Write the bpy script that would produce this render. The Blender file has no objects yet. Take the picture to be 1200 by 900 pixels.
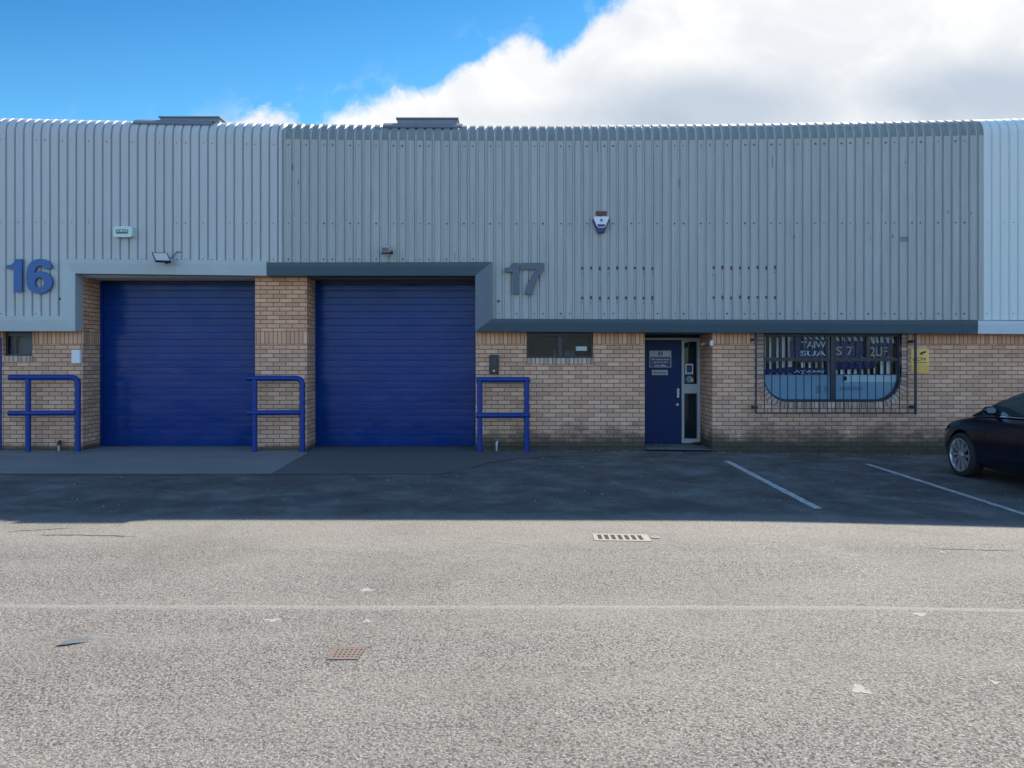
import bpy, bmesh, math, random
from mathutils import Vector, Matrix
from mathutils.geometry import tessellate_polygon
random.seed(7)
R = math.radians
sc = bpy.context.scene
col = sc.collection
D, F, H, CY = 13.2, 873.0, 1.6, 422.0
def PX(px, Y=0.0): return (px-600.0)*(D+Y)/F
def PZ(py, Y=0.0): return H-(py-CY)*(D+Y)/F
def sstep(t): t = max(0, min(1, t)); return t*t*(3-2*t)
def gz(x): return -0.075*sstep((x-1.5)/6.0)
SUN_EL, SUN_AZ = 42.1, 26.0

# ------------------------------------------------------------------ materials
class NT:
    def __init__(s, name):
        s.m = bpy.data.materials.new(name); s.m.use_nodes = True
        s.t = s.m.node_tree; s.n = s.t.nodes; s.l = s.t.links
        s.b = s.n['Principled BSDF']; s.out = s.n['Material Output']
    def add(s, typ, **kw):
        nd = s.n.new(typ)
        for k, v in kw.items():
            if k.startswith('i_'):
                key = k[2:].replace('_', ' ')
                nd.inputs[int(key) if key.isdigit() else key].default_value = v
            else: setattr(nd, k, v)
        return nd
    def link(s, a, b): s.l.new(a, b)
    def coord(s, kind='Object'): return s.add('ShaderNodeTexCoord').outputs[kind]
    def mapping(s, vec, scale=(1,1,1), loc=(0,0,0)):
        m = s.add('ShaderNodeMapping'); m.inputs['Scale'].default_value = scale; m.inputs['Location'].default_value = loc
        s.link(vec, m.inputs['Vector']); return m.outputs[0]
    def noise(s, vec, scale, detail=4, rough=.55, dist=0):
        n = s.add('ShaderNodeTexNoise'); n.inputs['Scale'].default_value = scale; n.inputs['Detail'].default_value = detail
        n.inputs['Roughness'].default_value = rough; n.inputs['Distortion'].default_value = dist
        s.link(vec, n.inputs['Vector']); return n.outputs['Fac']
    def ramp(s, fac, stops, interp='LINEAR'):
        r = s.add('ShaderNodeValToRGB'); e = r.color_ramp; e.interpolation = interp
        while len(e.elements) < len(stops): e.elements.new(.5)
        for el, (p, c) in zip(e.elements, stops):
            el.position = p; el.color = (c, c, c, 1) if isinstance(c, (int, float)) else (*c, 1)
        s.link(fac, r.inputs[0]); return r.outputs[0]
    def mix(s, fac, a, b, mode='MIX'):
        m = s.add('ShaderNodeMix', data_type='RGBA', blend_type=mode)
        for sock, v in ((m.inputs[0], fac), (m.inputs[6], a), (m.inputs[7], b)):
            if isinstance(v, (int, float)): sock.default_value = v
            elif isinstance(v, tuple): sock.default_value = (*v, 1)
            else: s.link(v, sock)
        return m.outputs[2]
    def math(s, op, a, b=None, c=None):
        m = s.add('ShaderNodeMath', operation=op)
        for i, v in enumerate((a, b, c)):
            if v is None: continue
            if isinstance(v, (int, float)): m.inputs[i].default_value = v
            else: s.link(v, m.inputs[i])
        return m.outputs[0]
    def bump(s, h, dist=.01, strength=1, prev=None):
        b = s.add('ShaderNodeBump'); b.inputs['Distance'].default_value = dist; b.inputs['Strength'].default_value = strength
        s.link(h, b.inputs['Height'])
        if prev: s.link(prev, b.inputs['Normal'])
        return b.outputs[0]
    def base(s, c):
        if isinstance(c, tuple): s.b.inputs['Base Color'].default_value = (*c, 1)
        else: s.link(c, s.b.inputs['Base Color'])
    def rough(s, r):
        if isinstance(r, (int, float)): s.b.inputs['Roughness'].default_value = r
        else: s.link(r, s.b.inputs['Roughness'])
    def normal(s, n): s.link(n, s.b.inputs['Normal'])

def simple(name, c, rough=.5, metal=0, var=.12, vs=9, bump=0, bs=60, coat=0, spec=.5):
    t = NT(name); o = t.coord()
    n = t.noise(o, vs, 5)
    t.base(t.mix(n, tuple(max(0, x*(1-var)) for x in c), tuple(min(1, x*(1+var)) for x in c)))
    t.rough(t.math('ADD', t.math('MULTIPLY', n, .15), rough-.075))
    t.b.inputs['Metallic'].default_value = metal
    t.b.inputs['Coat Weight'].default_value = coat
    t.b.inputs['Specular IOR Level'].default_value = spec
    if bump: t.normal(t.bump(t.noise(o, bs, 3), bump))
    return t.m

def brick_material():
    t = NT('buff_brick'); uv = t.coord('UV'); ob = t.coord('Object')
    sp = t.add('ShaderNodeSeparateXYZ'); t.link(uv, sp.inputs[0])
    def bt(w, h, off, mort=.0058, scl=1):
        b = t.add('ShaderNodeTexBrick', offset=off, offset_frequency=2, squash=1)
        b.inputs['Color1'].default_value = (0,0,0,1); b.inputs['Color2'].default_value = (1,1,1,1)
        b.inputs['Mortar'].default_value = (.5,.5,.5,1)
        b.inputs['Scale'].default_value = 1; b.inputs['Mortar Size'].default_value = mort
        b.inputs['Mortar Smooth'].default_value = .25; b.inputs['Bias'].default_value = 0
        b.inputs['Brick Width'].default_value = w; b.inputs['Row Height'].default_value = h
        return b
    # slight wobble of the joints
    wob = t.add('ShaderNodeTexNoise'); wob.inputs['Scale'].default_value = 9; wob.inputs['Detail'].default_value = 2
    t.link(uv, wob.inputs['Vector'])
    wv = t.add('ShaderNodeVectorMath', operation='MULTIPLY_ADD'); t.link(wob.outputs['Color'], wv.inputs[0])
    wv.inputs[1].default_value = (.004,.004,0); t.link(uv, wv.inputs[2])
    a = bt(.2275, .0752, .5); t.link(t.mapping(wv.outputs[0], loc=(0.02, .0105, 0)), a.inputs['Vector'])
    s_ = bt(.0755, .225, 0); t.link(t.mapping(wv.outputs[0], loc=(0, -(1.888-.225*8)+.0, 0)), s_.inputs['Vector'])
    v = sp.outputs['Y']
    sol = t.math('MULTIPLY', t.math('GREATER_THAN', v, 1.888), t.math('LESS_THAN', v, 2.113))
    rnd = t.mix(sol, a.outputs['Color'], s_.outputs['Color'])
    fac = t.math('ADD', t.math('MULTIPLY', sol, s_.outputs['Fac']), t.math('MULTIPLY', t.math('SUBTRACT', 1, sol), a.outputs['Fac']))
    n1 = t.noise(uv, 1.3, 5); n2 = t.noise(uv, 45, 4)
    rv = t.math('ADD', t.math('MULTIPLY', rnd, .8), t.math('MULTIPLY', n1, .25))
    c = t.ramp(rv, [(0, (.42,.238,.155)), (.2, (.51,.295,.190)), (.45, (.585,.343,.224)), (.7, (.635,.378,.25)), (.9,(.68,.425,.29)), (1, (.72,.48,.35))])
    # warmer, cleaner brick in the sheltered courses under the fascia
    shelt = t.math('MULTIPLY', t.ramp(v, [(0,0),(1,1)]), 1)
    mr = t.add('ShaderNodeMapRange'); mr.inputs['From Min'].default_value = 1.62; mr.inputs['From Max'].default_value = 2.05
    t.link(v, mr.inputs['Value'])
    c = t.mix(t.math('MULTIPLY', mr.outputs[0], .45), c, t.mix(1, c, (1.2,.98,.74), 'MULTIPLY'))
    c = t.mix(t.math('MULTIPLY', t.ramp(n2, [(.35,0),(.75,1)]), .25), c, t.mix(1, c, (.72,.72,.74), 'MULTIPLY'))
    mort = t.mix(n2, (.085,.058,.044), (.15,.105,.08))
    c = t.mix(fac, c, mort)
    # damp and algae at the foot, heavier to the right of the second shutter
    so = t.add('ShaderNodeSeparateXYZ'); t.link(uv, so.inputs[0])
    xx = so.outputs['X']
    mx = t.add('ShaderNodeMapRange'); mx.inputs['From Min'].default_value = -1.0; mx.inputs['From Max'].default_value = -.3
    mx.inputs['To Min'].default_value = .09; mx.inputs['To Max'].default_value = .36; t.link(xx, mx.inputs['Value'])
    ns = t.noise(t.mapping(uv, (1.2, 2.2, 1)), 1.6, 6, .65)
    ns = t.ramp(ns, [(.28,0),(.72,1)]); hgt = t.math('MULTIPLY', mx.outputs[0], t.math('ADD', .4, t.math('MULTIPLY', ns, 1.5)))
    st = t.add('ShaderNodeMapRange'); st.interpolation_type = 'SMOOTHSTEP'
    t.link(t.math('DIVIDE', v, hgt), st.inputs['Value']); st.inputs['From Min'].default_value = .15; st.inputs['From Max'].default_value = 1.3
    st.inputs['To Min'].default_value = .94; st.inputs['To Max'].default_value = 0
    c = t.mix(st.outputs[0], c, t.mix(ns, (.016,.017,.012), (.055,.050,.036)))
    t.base(c); t.rough(.9)
    hh = t.math('SUBTRACT', t.math('MULTIPLY', n2, .25), fac)
    t.normal(t.bump(hh, .006)); return t.m

def header_material():   # brick on edge, one brick per 75 mm along u
    t = NT('brick_on_edge'); uv = t.coord('UV')
    b = t.add('ShaderNodeTexBrick', offset=0, squash=1)
    b.inputs['Color1'].default_value = (0,0,0,1); b.inputs['Color2'].default_value = (1,1,1,1); b.inputs['Mortar'].default_value = (.5,.5,.5,1)
    b.inputs['Scale'].default_value = 1; b.inputs['Mortar Size'].default_value = .006; b.inputs['Mortar Smooth'].default_value = .2
    b.inputs['Brick Width'].default_value = .0755; b.inputs['Row Height'].default_value = .6
    t.link(t.mapping(uv, loc=(0,.3,0)), b.inputs['Vector'])
    n = t.noise(uv, 30, 4)
    c = t.ramp(b.outputs['Color'], [(0,(.36,.24,.18)),(.4,(.47,.33,.25)),(1,(.62,.48,.39))])
    c = t.mix(t.math('MULTIPLY', t.ramp(t.noise(uv, 3, 3), [(.5,0),(.75,1)]), .5), c, (.12,.09,.075))
    c = t.mix(t.math('MULTIPLY', n, .2), c, (.15,.12,.1))
    t.base(t.mix(b.outputs['Fac'], c, (.06,.045,.04))); t.rough(.9)
    t.normal(t.bump(t.math('SUBTRACT', t.math('MULTIPLY', n, .2), b.outputs['Fac']), .006)); return t.m

def clad_material(name, c, dirt=.25, rough=.45):
    t = NT(name); ob = t.coord()
    st = t.noise(t.mapping(ob, (5,5,.25)), 2.2, 6, .6)
    fine = t.noise(t.mapping(ob, (30,30,1.2)), 2, 4, .6)
    bl = t.noise(ob, .7, 4)
    # tone shift per sheet width
    sp = t.add('ShaderNodeSeparateXYZ'); t.link(ob, sp.inputs[0])
    sheet = t.add('ShaderNodeTexWhiteNoise', noise_dimensions='1D')
    t.link(t.math('FLOOR', t.math('DIVIDE', sp.outputs[0], .915)), sheet.inputs['W'])
    c1 = t.mix(t.math('MULTIPLY', st, 1), tuple(x*(1-dirt*.6) for x in c), tuple(min(1,x*(1+dirt*.35)) for x in c))
    c1 = t.mix(t.math('MULTIPLY', t.ramp(fine, [(.45,0),(.8,1)]), dirt), c1, tuple(x*.62 for x in c))
    c1 = t.mix(t.math('MULTIPLY', sheet.outputs['Value'], .16), c1, tuple(x*.7 for x in c))
    c1 = t.mix(t.math('MULTIPLY', t.ramp(bl, [(.45,0),(.7,1)]), .18), c1, (c[0]*.8, c[1]*.86, c[2]*.8))
    run = t.noise(t.mapping(ob, (16,16,.35)), 1.7, 6, .7)
    c1 = t.mix(t.math('MULTIPLY', t.ramp(run, [(.58,0),(.74,1)]), dirt*.9), c1, (c[0]*.42, c[1]*.44, c[2]*.42))
    c1 = t.mix(t.math('MULTIPLY', t.ramp(t.noise(t.mapping(ob, (9,9,.5), (4,2,7)), 1.3, 6, .7), [(.6,0),(.75,1)]), dirt*.5), c1, tuple(min(1,x*1.35) for x in c))
    t.base(c1); t.rough(t.math('ADD', rough, t.math('MULTIPLY', st, .2)))
    t.normal(t.bump(t.noise(ob, 2.2, 3), .006, .6)); return t.m

def asphalt_material():
    t = NT('worn_asphalt'); ob = t.coord(); sp = t.add('ShaderNodeSeparateXYZ'); t.link(ob, sp.inputs[0])
    X, Y = sp.outputs[0], sp.outputs[1]
    vo = t.add('ShaderNodeTexVoronoi', feature='F1'); vo.inputs['Scale'].default_value = 115; t.link(ob, vo.inputs['Vector'])
    vo2 = t.add('ShaderNodeTexVoronoi', feature='F1'); vo2.inputs['Scale'].default_value = 48; t.link(ob, vo2.inputs['Vector'])
    n1 = t.noise(ob, 78, 5, .7); n2 = t.noise(ob, .55, 5, .6); n3 = t.noise(t.mapping(ob, (.35,1.6,1)), 1.0, 6, .6)
    n4 = t.noise(ob, 24, 4, .7)
    stone = t.ramp(vo.outputs['Color'], [(0,(.045,.043,.041)),(.32,(.14,.133,.125)),(.65,(.25,.24,.225)),(1,(.43,.415,.39))])
    gap = t.ramp(vo.outputs['Distance'], [(.3,0),(.75,1)])
    c = t.mix(t.math('MULTIPLY', gap, .7), stone, (.055,.052,.05))
    c = t.mix(.42, c, t.ramp(n1, [(.38,(.02,.02,.02)),(.5,(.19,.18,.168)),(.62,(.46,.44,.415))]))
    vo3 = t.add('ShaderNodeTexVoronoi', feature='F1'); vo3.inputs['Scale'].default_value = 88; t.link(ob, vo3.inputs['Vector'])
    c = t.mix(t.math('MULTIPLY', t.ramp(vo3.outputs['Color'], [(.70,0),(.76,1)]), .7), c, (.035,.033,.031))
    c = t.mix(t.math('MULTIPLY', t.ramp(n4, [(.30,1),(.42,0)]), .25), c, (.06,.058,.056))
    # fines silted over stone in broad bands: paler and smoother
    silt = t.math('MULTIPLY', t.ramp(n3, [(.4,0),(.7,1)]), .38)
    c = t.mix(silt, c, (.235,.222,.203))
    c = t.mix(t.math('MULTIPLY', t.ramp(n2, [(.35,0),(.7,1)]), .35), c, t.mix(1, c, (.72,.72,.74), 'MULTIPLY'))
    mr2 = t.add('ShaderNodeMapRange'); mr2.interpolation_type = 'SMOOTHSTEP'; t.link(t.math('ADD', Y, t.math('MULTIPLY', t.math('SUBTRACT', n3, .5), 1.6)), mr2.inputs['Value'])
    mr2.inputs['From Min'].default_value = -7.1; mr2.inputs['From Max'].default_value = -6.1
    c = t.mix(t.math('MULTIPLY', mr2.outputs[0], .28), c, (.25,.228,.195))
    pt = t.noise(t.mapping(ob, (1,1,1), (7,3,0)), .9, 7, .62, .6)
    c = t.mix(t.math('MULTIPLY', t.ramp(pt, [(.5,0),(.62,1)]), .3), c, t.mix(1, c, (.62,.61,.60), 'MULTIPLY'))
    c = t.mix(t.math('MULTIPLY', t.ramp(t.noise(ob, 3.4, 6, .7), [(.60,0),(.68,1)]), .25), c, (.30,.28,.25))
    # shade put into the asphalt colour: darker mottled strip beside the building
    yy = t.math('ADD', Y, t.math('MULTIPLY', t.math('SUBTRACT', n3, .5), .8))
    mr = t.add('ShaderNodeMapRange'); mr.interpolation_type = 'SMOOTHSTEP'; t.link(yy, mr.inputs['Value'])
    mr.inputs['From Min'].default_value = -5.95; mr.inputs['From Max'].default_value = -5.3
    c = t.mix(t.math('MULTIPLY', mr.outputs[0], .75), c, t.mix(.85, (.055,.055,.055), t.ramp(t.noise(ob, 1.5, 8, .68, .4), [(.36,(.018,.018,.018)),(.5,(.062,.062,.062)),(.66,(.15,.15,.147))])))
    c = t.mix(1, c, (.985,.97,.945), 'MULTIPLY')
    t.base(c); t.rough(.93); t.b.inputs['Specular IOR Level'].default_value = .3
    h = t.math('ADD', t.math('MULTIPLY', t.math('SUBTRACT', 1, vo.outputs['Distance']), .6), t.math('MULTIPLY', n1, .8))
    h = t.math('ADD', h, t.math('MULTIPLY', t.math('SUBTRACT', 1, vo2.outputs['Distance']), .7))
    t.normal(t.bump(h, .006)); return t.m

def concrete_material(name, c):
    t = NT(name); ob = t.coord()
    n = t.noise(t.mapping(ob, (.5,1.3,1)), 1.4, 7, .65); f = t.noise(ob, 70, 4, .7)
    k = t.mix(n, tuple(x*.62 for x in c), tuple(x*1.25 for x in c))
    k = t.mix(t.math('MULTIPLY', t.ramp(f, [(.4,1),(.6,0)]), .3), k, tuple(x*.5 for x in c))
    t.base(k); t.rough(.88); t.normal(t.bump(f, .003)); return t.m

def seam_material():
    t = NT('seam_fines'); ob = t.coord(); f = t.noise(ob, 70, 5, .7); n = t.noise(ob, 3, 6, .65)
    c = t.ramp(f, [(.36,(.05,.048,.045)),(.5,(.20,.19,.175)),(.64,(.34,.325,.30))])
    t.base(t.mix(n, c, (.165,.157,.143))); t.rough(.93); t.normal(t.bump(f, .005)); return t.m

def paint_line_material():
    t = NT('worn_white_paint'); ob = t.coord()
    n = t.noise(ob, 16, 7, .75); f = t.noise(ob, 60, 4, .7)
    w = t.ramp(t.math('ADD', t.math('MULTIPLY', n, .6), t.math('MULTIPLY', f, .4)), [(.38,0),(.54,1)])
    t.base(t.mix(w, (.10,.10,.10), (.44,.45,.44))); t.rough(.8)
    t.normal(t.bump(f, .003)); return t.m

def shutter_material():
    t = NT('blue_shutter_paint'); ob = t.coord()
    n = t.noise(t.mapping(ob, (.6,1,2.4)), 1.3, 5, .6); f = t.noise(ob, 26, 5, .7)
    n2 = t.noise(ob, 1.7, 4)
    c = t.mix(n, (.0001,.019,.125), (.0003,.038,.205))
    c = t.mix(t.math('MULTIPLY', t.ramp(f, [(.55,0),(.85,1)]), .2), c, (.012,.03,.11))
    spz = t.add('ShaderNodeSeparateXYZ'); t.link(ob, spz.inputs[0])
    foot = t.add('ShaderNodeMapRange'); foot.inputs['From Min'].default_value = .9; foot.inputs['From Max'].default_value = .0; t.link(spz.outputs[2], foot.inputs['Value'])
    sc_ = t.noise(t.mapping(ob, (1.5,1,9)), 3, 6, .7)
    c = t.mix(t.math('MULTIPLY', t.math('MULTIPLY', foot.outputs[0], t.ramp(sc_, [(.48,0),(.72,1)])), .5), c, (.018,.022,.045))
    c = t.mix(t.math('MULTIPLY', t.ramp(t.noise(t.mapping(ob, (2,1,14)), 2.3, 5, .7), [(.62,0),(.74,1)]), .35), c, (.02,.07,.22))
    t.base(c); t.b.inputs['Specular IOR Level'].default_value = .2; t.rough(t.math('ADD', .13, t.math('MULTIPLY', t.ramp(n2, [(.3,0),(.7,1)]), .14)))
    t.normal(t.bump(t.noise(t.mapping(ob, (.8,1,1.2)), 1.6, 3), .02, .5)); return t.m

def glass_material(name, tint=(.85,.9,.92), refl=.35, rough=.02):
    t = NT(name)
    tr = t.add('ShaderNodeBsdfTransparent'); tr.inputs[0].default_value = (*tint, 1)
    gl = t.add('ShaderNodeBsdfGlossy'); gl.inputs['Roughness'].default_value = rough
    gl.inputs[0].default_value = (.9,.95,1,1)
    lw = t.add('ShaderNodeLayerWeight'); lw.inputs[0].default_value = refl
    ms = t.add('ShaderNodeMixShader')
    t.link(t.math('ADD', t.math('MULTIPLY', lw.outputs['Fresnel'], .8), .012), ms.inputs[0])
    t.link(tr.outputs[0], ms.inputs[1]); t.link(gl.outputs[0], ms.inputs[2]); t.link(ms.outputs[0], t.out.inputs[0])
    return t.m

def rail_material():
    t = NT('blue_rail_paint'); ob = t.coord(); n = t.noise(ob, 14, 5); f = t.noise(ob, 38, 6, .7); g_ = t.noise(ob, 2.2, 4)
    c = t.mix(n, (.0004,.022,.16), (.0008,.036,.25))
    c = t.mix(t.ramp(f, [(.66,0),(.69,1)]), c, (.07,.035,.02))
    c = t.mix(t.math('MULTIPLY', t.ramp(g_, [(.5,0),(.8,1)]), .3), c, (.03,.05,.10))
    t.base(c); t.rough(t.math('ADD', .32, t.math('MULTIPLY', n, .2))); t.b.inputs['Specular IOR Level'].default_value = .35
    t.normal(t.bump(f, .0015)); return t.m
M = dict(
    brick=brick_material(), header=header_material(),
    clad16=clad_material('pale_grey_sheet', (.445,.465,.465), .24),
    clad17=clad_material('weathered_grey_sheet', (.368,.388,.382), .6),
    clad17d=clad_material('mouldy_grey_sheet', (.19,.23,.23), .7, .6), clad17t=clad_material('sheltered_grey_sheet', (.49,.50,.475), .45),  # lighter grey for the trough pans
    clad18=clad_material('light_blue_grey_sheet', (.57,.63,.63), .14),
    trim16=clad_material('pale_grey_trim', (.40,.45,.46), .12, .4),
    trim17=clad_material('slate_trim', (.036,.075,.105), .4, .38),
    trim17v=clad_material('slate_trim', (.10,.135,.165), .35, .38),  # upright run: same slate made lighter, brighter light put into the colour
    trim18=clad_material('light_blue_grey_trim', (.5,.57,.63), .1, .4),
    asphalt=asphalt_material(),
    conc=concrete_material('pale_concrete', (.175,.175,.168)), conc2=concrete_material('dark_concrete', (.085,.085,.083)),
    line=paint_line_material(), shutter=shutter_material(),
    rail=rail_material(), rail_plain=simple('blue_rail_paint', (.0006,.030,.24), .4, var=.35, vs=14, bump=.002, spec=.35),
    doorblue=simple('blue_door_paint', (.0005,.018,.10), .45, var=.2, vs=2, spec=.2),
    frame_dark=simple('dark_frame', (.010,.016,.035), .35),
    frame_grey=simple('grey_frame', (.36,.38,.41), .4, var=.1),
    dark=simple('dark_interior', (.012,.013,.016), .9),
    soffit=simple('soffit_board', (.10,.11,.12), .8),
    steel=simple('galvanised_steel', (.42,.43,.45), .4, metal=.6),
    flash=simple('roof_flashing', (.16,.18,.21), .5, var=.25),
    num16=simple('blue_numeral', (.008,.085,.27), .4, var=.15),
    num17=simple('slate_numeral', (.072,.10,.13), .45, var=.15),
    white=simple('white_plastic', (.62,.65,.68), .4, var=.08), grill=simple('grille_paint', (.008,.014,.045), .45),
    black=simple('black_plastic', (.008,.009,.011), .4), green=simple('green_print', (.01,.13,.10), .5),
    blueprint=simple('blue_print', (.006,.022,.14), .4), yellow=simple('yellow_sign', (.80,.50,.13), .5, var=.12),
    yellow2=simple('yellow_sign_panel', (.66,.40,.08), .5, var=.12),
    ltblue=simple('light_blue_print', (.06,.24,.42), .45), red=simple('red_residue', (.17,.045,.055), .9, var=.6, vs=60),
    rust=simple('rust_residue', (.13,.06,.055), .9, var=.5, vs=50), screw=simple('screw_head', (.05,.055,.06), .6, var=.5, vs=8),
    film=simple('blue_window_film', (.17,.31,.42), .35, var=.25, vs=3), filmw=simple('white_film_strip', (.42,.55,.62), .35),  # blue and white panels of painted reflection for the large window
    blind=simple('blind_fabric', (.78,.82,.78), .8), board=simple('navy_board', (.006,.025,.10), .8, spec=.1),  # pale slats and navy boards stand in for the large window's reflection
    letter=simple('pale_letter', (.45,.52,.56), .6), letter2=simple('tan_letter', (.42,.32,.22), .6),  # letter fragments within the painted window reflection
    glass=glass_material('window_glass', refl=.10), iron=simple('cast_iron', (.17,.165,.16), .7, var=.3, vs=30, bump=.002),
    rustiron=simple('rusty_cast_iron', (.125,.092,.078), .85, var=.35, vs=40, bump=.002),
    hole=simple('gully_void', (.006,.006,.006), .95), gum=simple('pale_spot', (.24,.23,.212), .9, var=.2, vs=30),
    leaf=simple('dark_leaf', (.10,.12,.13), .8), stone=simple('grit', (.30,.29,.27), .9, var=.5, vs=3),
    moss=simple('moss', (.035,.045,.02), .95, var=.5, vs=30),
    carpaint=simple('navy_car_paint', (.001,.002,.010), .25, var=.05, coat=.25), tyre=simple('tyre_rubber', (.012,.012,.013), .8),
    alloy=simple('alloy', (.55,.57,.6), .28, metal=.8), chrome=simple('chrome', (.6,.62,.66), .15, metal=1, var=.02),
    carglass=simple('car_glass', (.010,.026,.03), .06, var=.05, coat=.5), lens=simple('headlight_lens', (.25,.27,.3), .1, coat=1),
    redlens=simple('tail_lens', (.25,.01,.01), .15, coat=1), lampglass=simple('lamp_glass', (.46,.45,.42), .35),
    plate=simple('number_plate', (.6,.6,.56), .5), interior=simple('grey_interior', (.045,.05,.06), .9),
)

# ------------------------------------------------------------------ mesh builder
class MB:
    def __init__(s): s.v = []; s.f = []; s.m = []; s.u = []
    def face(s, pts, m=0, uv=None):
        b = len(s.v); s.v += [tuple(p) for p in pts]; s.f.append(list(range(b, b+len(pts)))); s.m.append(m)
        s.u.append(uv if uv else [(p[0]+p[1], p[2]) for p in pts]); return s
    def box(s, x0, x1, y0, y1, z0, z1, m=0):
        b = len(s.v); s.v += [(x,y,z) for z in (z0,z1) for y in (y0,y1) for x in (x0,x1)]
        for f in ((0,2,3,1),(4,5,7,6),(0,1,5,4),(2,6,7,3),(0,4,6,2),(1,3,7,5)):
            s.f.append([b+i for i in f]); s.m.append(m); s.u.append([(s.v[b+i][0]+s.v[b+i][1], s.v[b+i][2]) for i in f])
        return s
    def grid(s, rows, m=0, closed=False, capends=False, uvf=None):
        b = len(s.v); n = len(rows[0])
        for r in rows: s.v += [tuple(p) for p in r]
        for i in range(len(rows)-1):
            for j in range(n if closed else n-1):
                j2 = (j+1) % n
                q = [b+i*n+j, b+i*n+j2, b+(i+1)*n+j2, b+(i+1)*n+j]
                s.f.append(q); s.m.append(m(i,j) if callable(m) else m)
                s.u.append([(s.v[k][0]+s.v[k][1], s.v[k][2]) for k in q])
        if capends:
            for i, rev in ((0, True), (len(rows)-1, False)):
                q = [b+i*n+j for j in range(n)]
                if rev: q.reverse()
                s.f.append(q); s.m.append(m(min(i,len(rows)-2),0) if callable(m) else m); s.u.append([(0,0)]*n)
        return s
    def tube(s, path, r, n=12, m=0):
        rows = []; P = [Vector(p) for p in path]; up = None
        for i, p in enumerate(P):
            d = (P[min(i+1,len(P)-1)]-P[max(i-1,0)]).normalized()
            if up is None:
                up = d.cross(Vector((0,0,1)) if abs(d.z) < .9 else Vector((0,1,0))).normalized()
            up = (up-d*up.dot(d)).normalized(); w = d.cross(up)
            rows.append([p+(up*math.cos(a)+w*math.sin(a))*r for a in (2*math.pi*k/n for k in range(n))])
        return s.grid(rows, m, True, True)
    def prism(s, poly, fn, a, b, m=0, holes=()):
        """extrude a 2D polygon (with holes) between depths a and b; fn(u,v,d)->xyz"""
        loops = [list(poly)]+[list(h) for h in holes]
        tri = tessellate_polygon([[Vector((x,y,0)) for x,y in l] for l in loops]); flat = [p for l in loops for p in l]
        for t in tri:
            for d, rev in ((a, False), (b, True)):
                q = [flat[i] for i in (reversed(t) if rev else t)]
                s.face([fn(x,y,d) for x,y in q], m)
        for l in loops:
            for i in range(len(l)):
                p, q = l[i], l[(i+1) % len(l)]
                s.face([fn(*p,a), fn(*q,a), fn(*q,b), fn(*p,b)], m)
        return s
    def build(s, name, mats, parent=None, smooth=False, bevel=0, seg=2, weld=True, angle=40):
        off = Vector((0,0,0))
        if parent is not None:
            off = Vector(parent.get('_w', (0,0,0)))
        me = bpy.data.meshes.new(name)
        me.from_pydata([(x-off.x, y-off.y, z-off.z) for x,y,z in s.v], [], s.f)
        ul = me.uv_layers.new(name='UVMap'); k = 0
        for fi, p in enumerate(me.polygons):
            p.material_index = s.m[fi]
            for li, c in zip(p.loop_indices, s.u[fi]): ul.data[li].uv = c
        if not isinstance(mats, (list, tuple)): mats = [mats]
        for mm in mats: me.materials.append(mm)
        bm = bmesh.new(); bm.from_mesh(me)
        if weld: bmesh.ops.remove_doubles(bm, verts=bm.verts, dist=1e-5)
        bmesh.ops.recalc_face_normals(bm, faces=bm.faces) if weld else None
        if smooth:
            for f in bm.faces: f.smooth = True
            for e in bm.edges:
                if len(e.link_faces) == 2 and e.calc_face_angle(0) > R(angle): e.smooth = False
        bm.to_mesh(me); bm.free()
        o = bpy.data.objects.new(name, me); col.objects.link(o)
        if parent is not None: o.parent = parent
        if bevel:
            b = o.modifiers.new('bevel', 'BEVEL'); b.width = bevel; b.segments = seg; b.limit_method = 'ANGLE'; b.angle_limit = R(35)
        return o

def tag(o, label=None, cat=None, group=None, kind=None):
    if label: o['label'] = label
    if cat: o['category'] = cat
    if group: o['group'] = group
    if kind: o['kind'] = kind
    return o
ROOTS = []
def thing(name, label, cat, loc=(0,0,0), group=None, world=True):
    """Empty at the thing's base. world=True: its parts are given in world coordinates."""
    o = bpy.data.objects.new(name, None); col.objects.link(o); o.location = loc; o.empty_display_size = .2
    tag(o, label, cat, group)
    if world: o['_w'] = loc
    ROOTS.append(o)
    return o
def rrect(x0, x1, y0, y1, r, n=6):
    pts = []
    for cx, cy, a0 in ((x1-r,y0+r,-90),(x1-r,y1-r,0),(x0+r,y1-r,90),(x0+r,y0+r,180)):
        for k in range(n+1):
            a = R(a0+90*k/n); pts.append((cx+r*math.cos(a), cy+r*math.sin(a)))
    return pts
FRONT = lambda u, v, d: (u, d, v)          # facing -Y
def text_mb(mb, txt, cx, cz, w, h, y, m=0, thick=.002):
    cu = bpy.data.curves.new('t', 'FONT'); cu.body = txt; cu.extrude = thick; cu.resolution_u = 3
    cu.align_x = 'CENTER'; cu.offset = .012
    o = bpy.data.objects.new('t', cu); col.objects.link(o)
    dg = bpy.context.evaluated_depsgraph_get(); dg.update()
    me = o.evaluated_get(dg).to_mesh()
    vs = [v.co.copy() for v in me.vertices]; fs = [list(p.vertices) for p in me.polygons]
    x0 = min(v.x for v in vs); x1 = max(v.x for v in vs); y0 = min(v.y for v in vs); y1 = max(v.y for v in vs)
    sx = w/(x1-x0); sy = h/(y1-y0)
    b = len(mb.v)
    mb.v += [(cx+(v.x-(x0+x1)/2)*sx, y-v.z, cz+(v.y-(y0+y1)/2)*sy) for v in vs]
    for f in fs: mb.f.append([b+i for i in f]); mb.m.append(m); mb.u.append([(0,0)]*len(f))
    o.evaluated_get(dg).to_mesh_clear(); bpy.data.objects.remove(o); bpy.data.curves.remove(cu)

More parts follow.
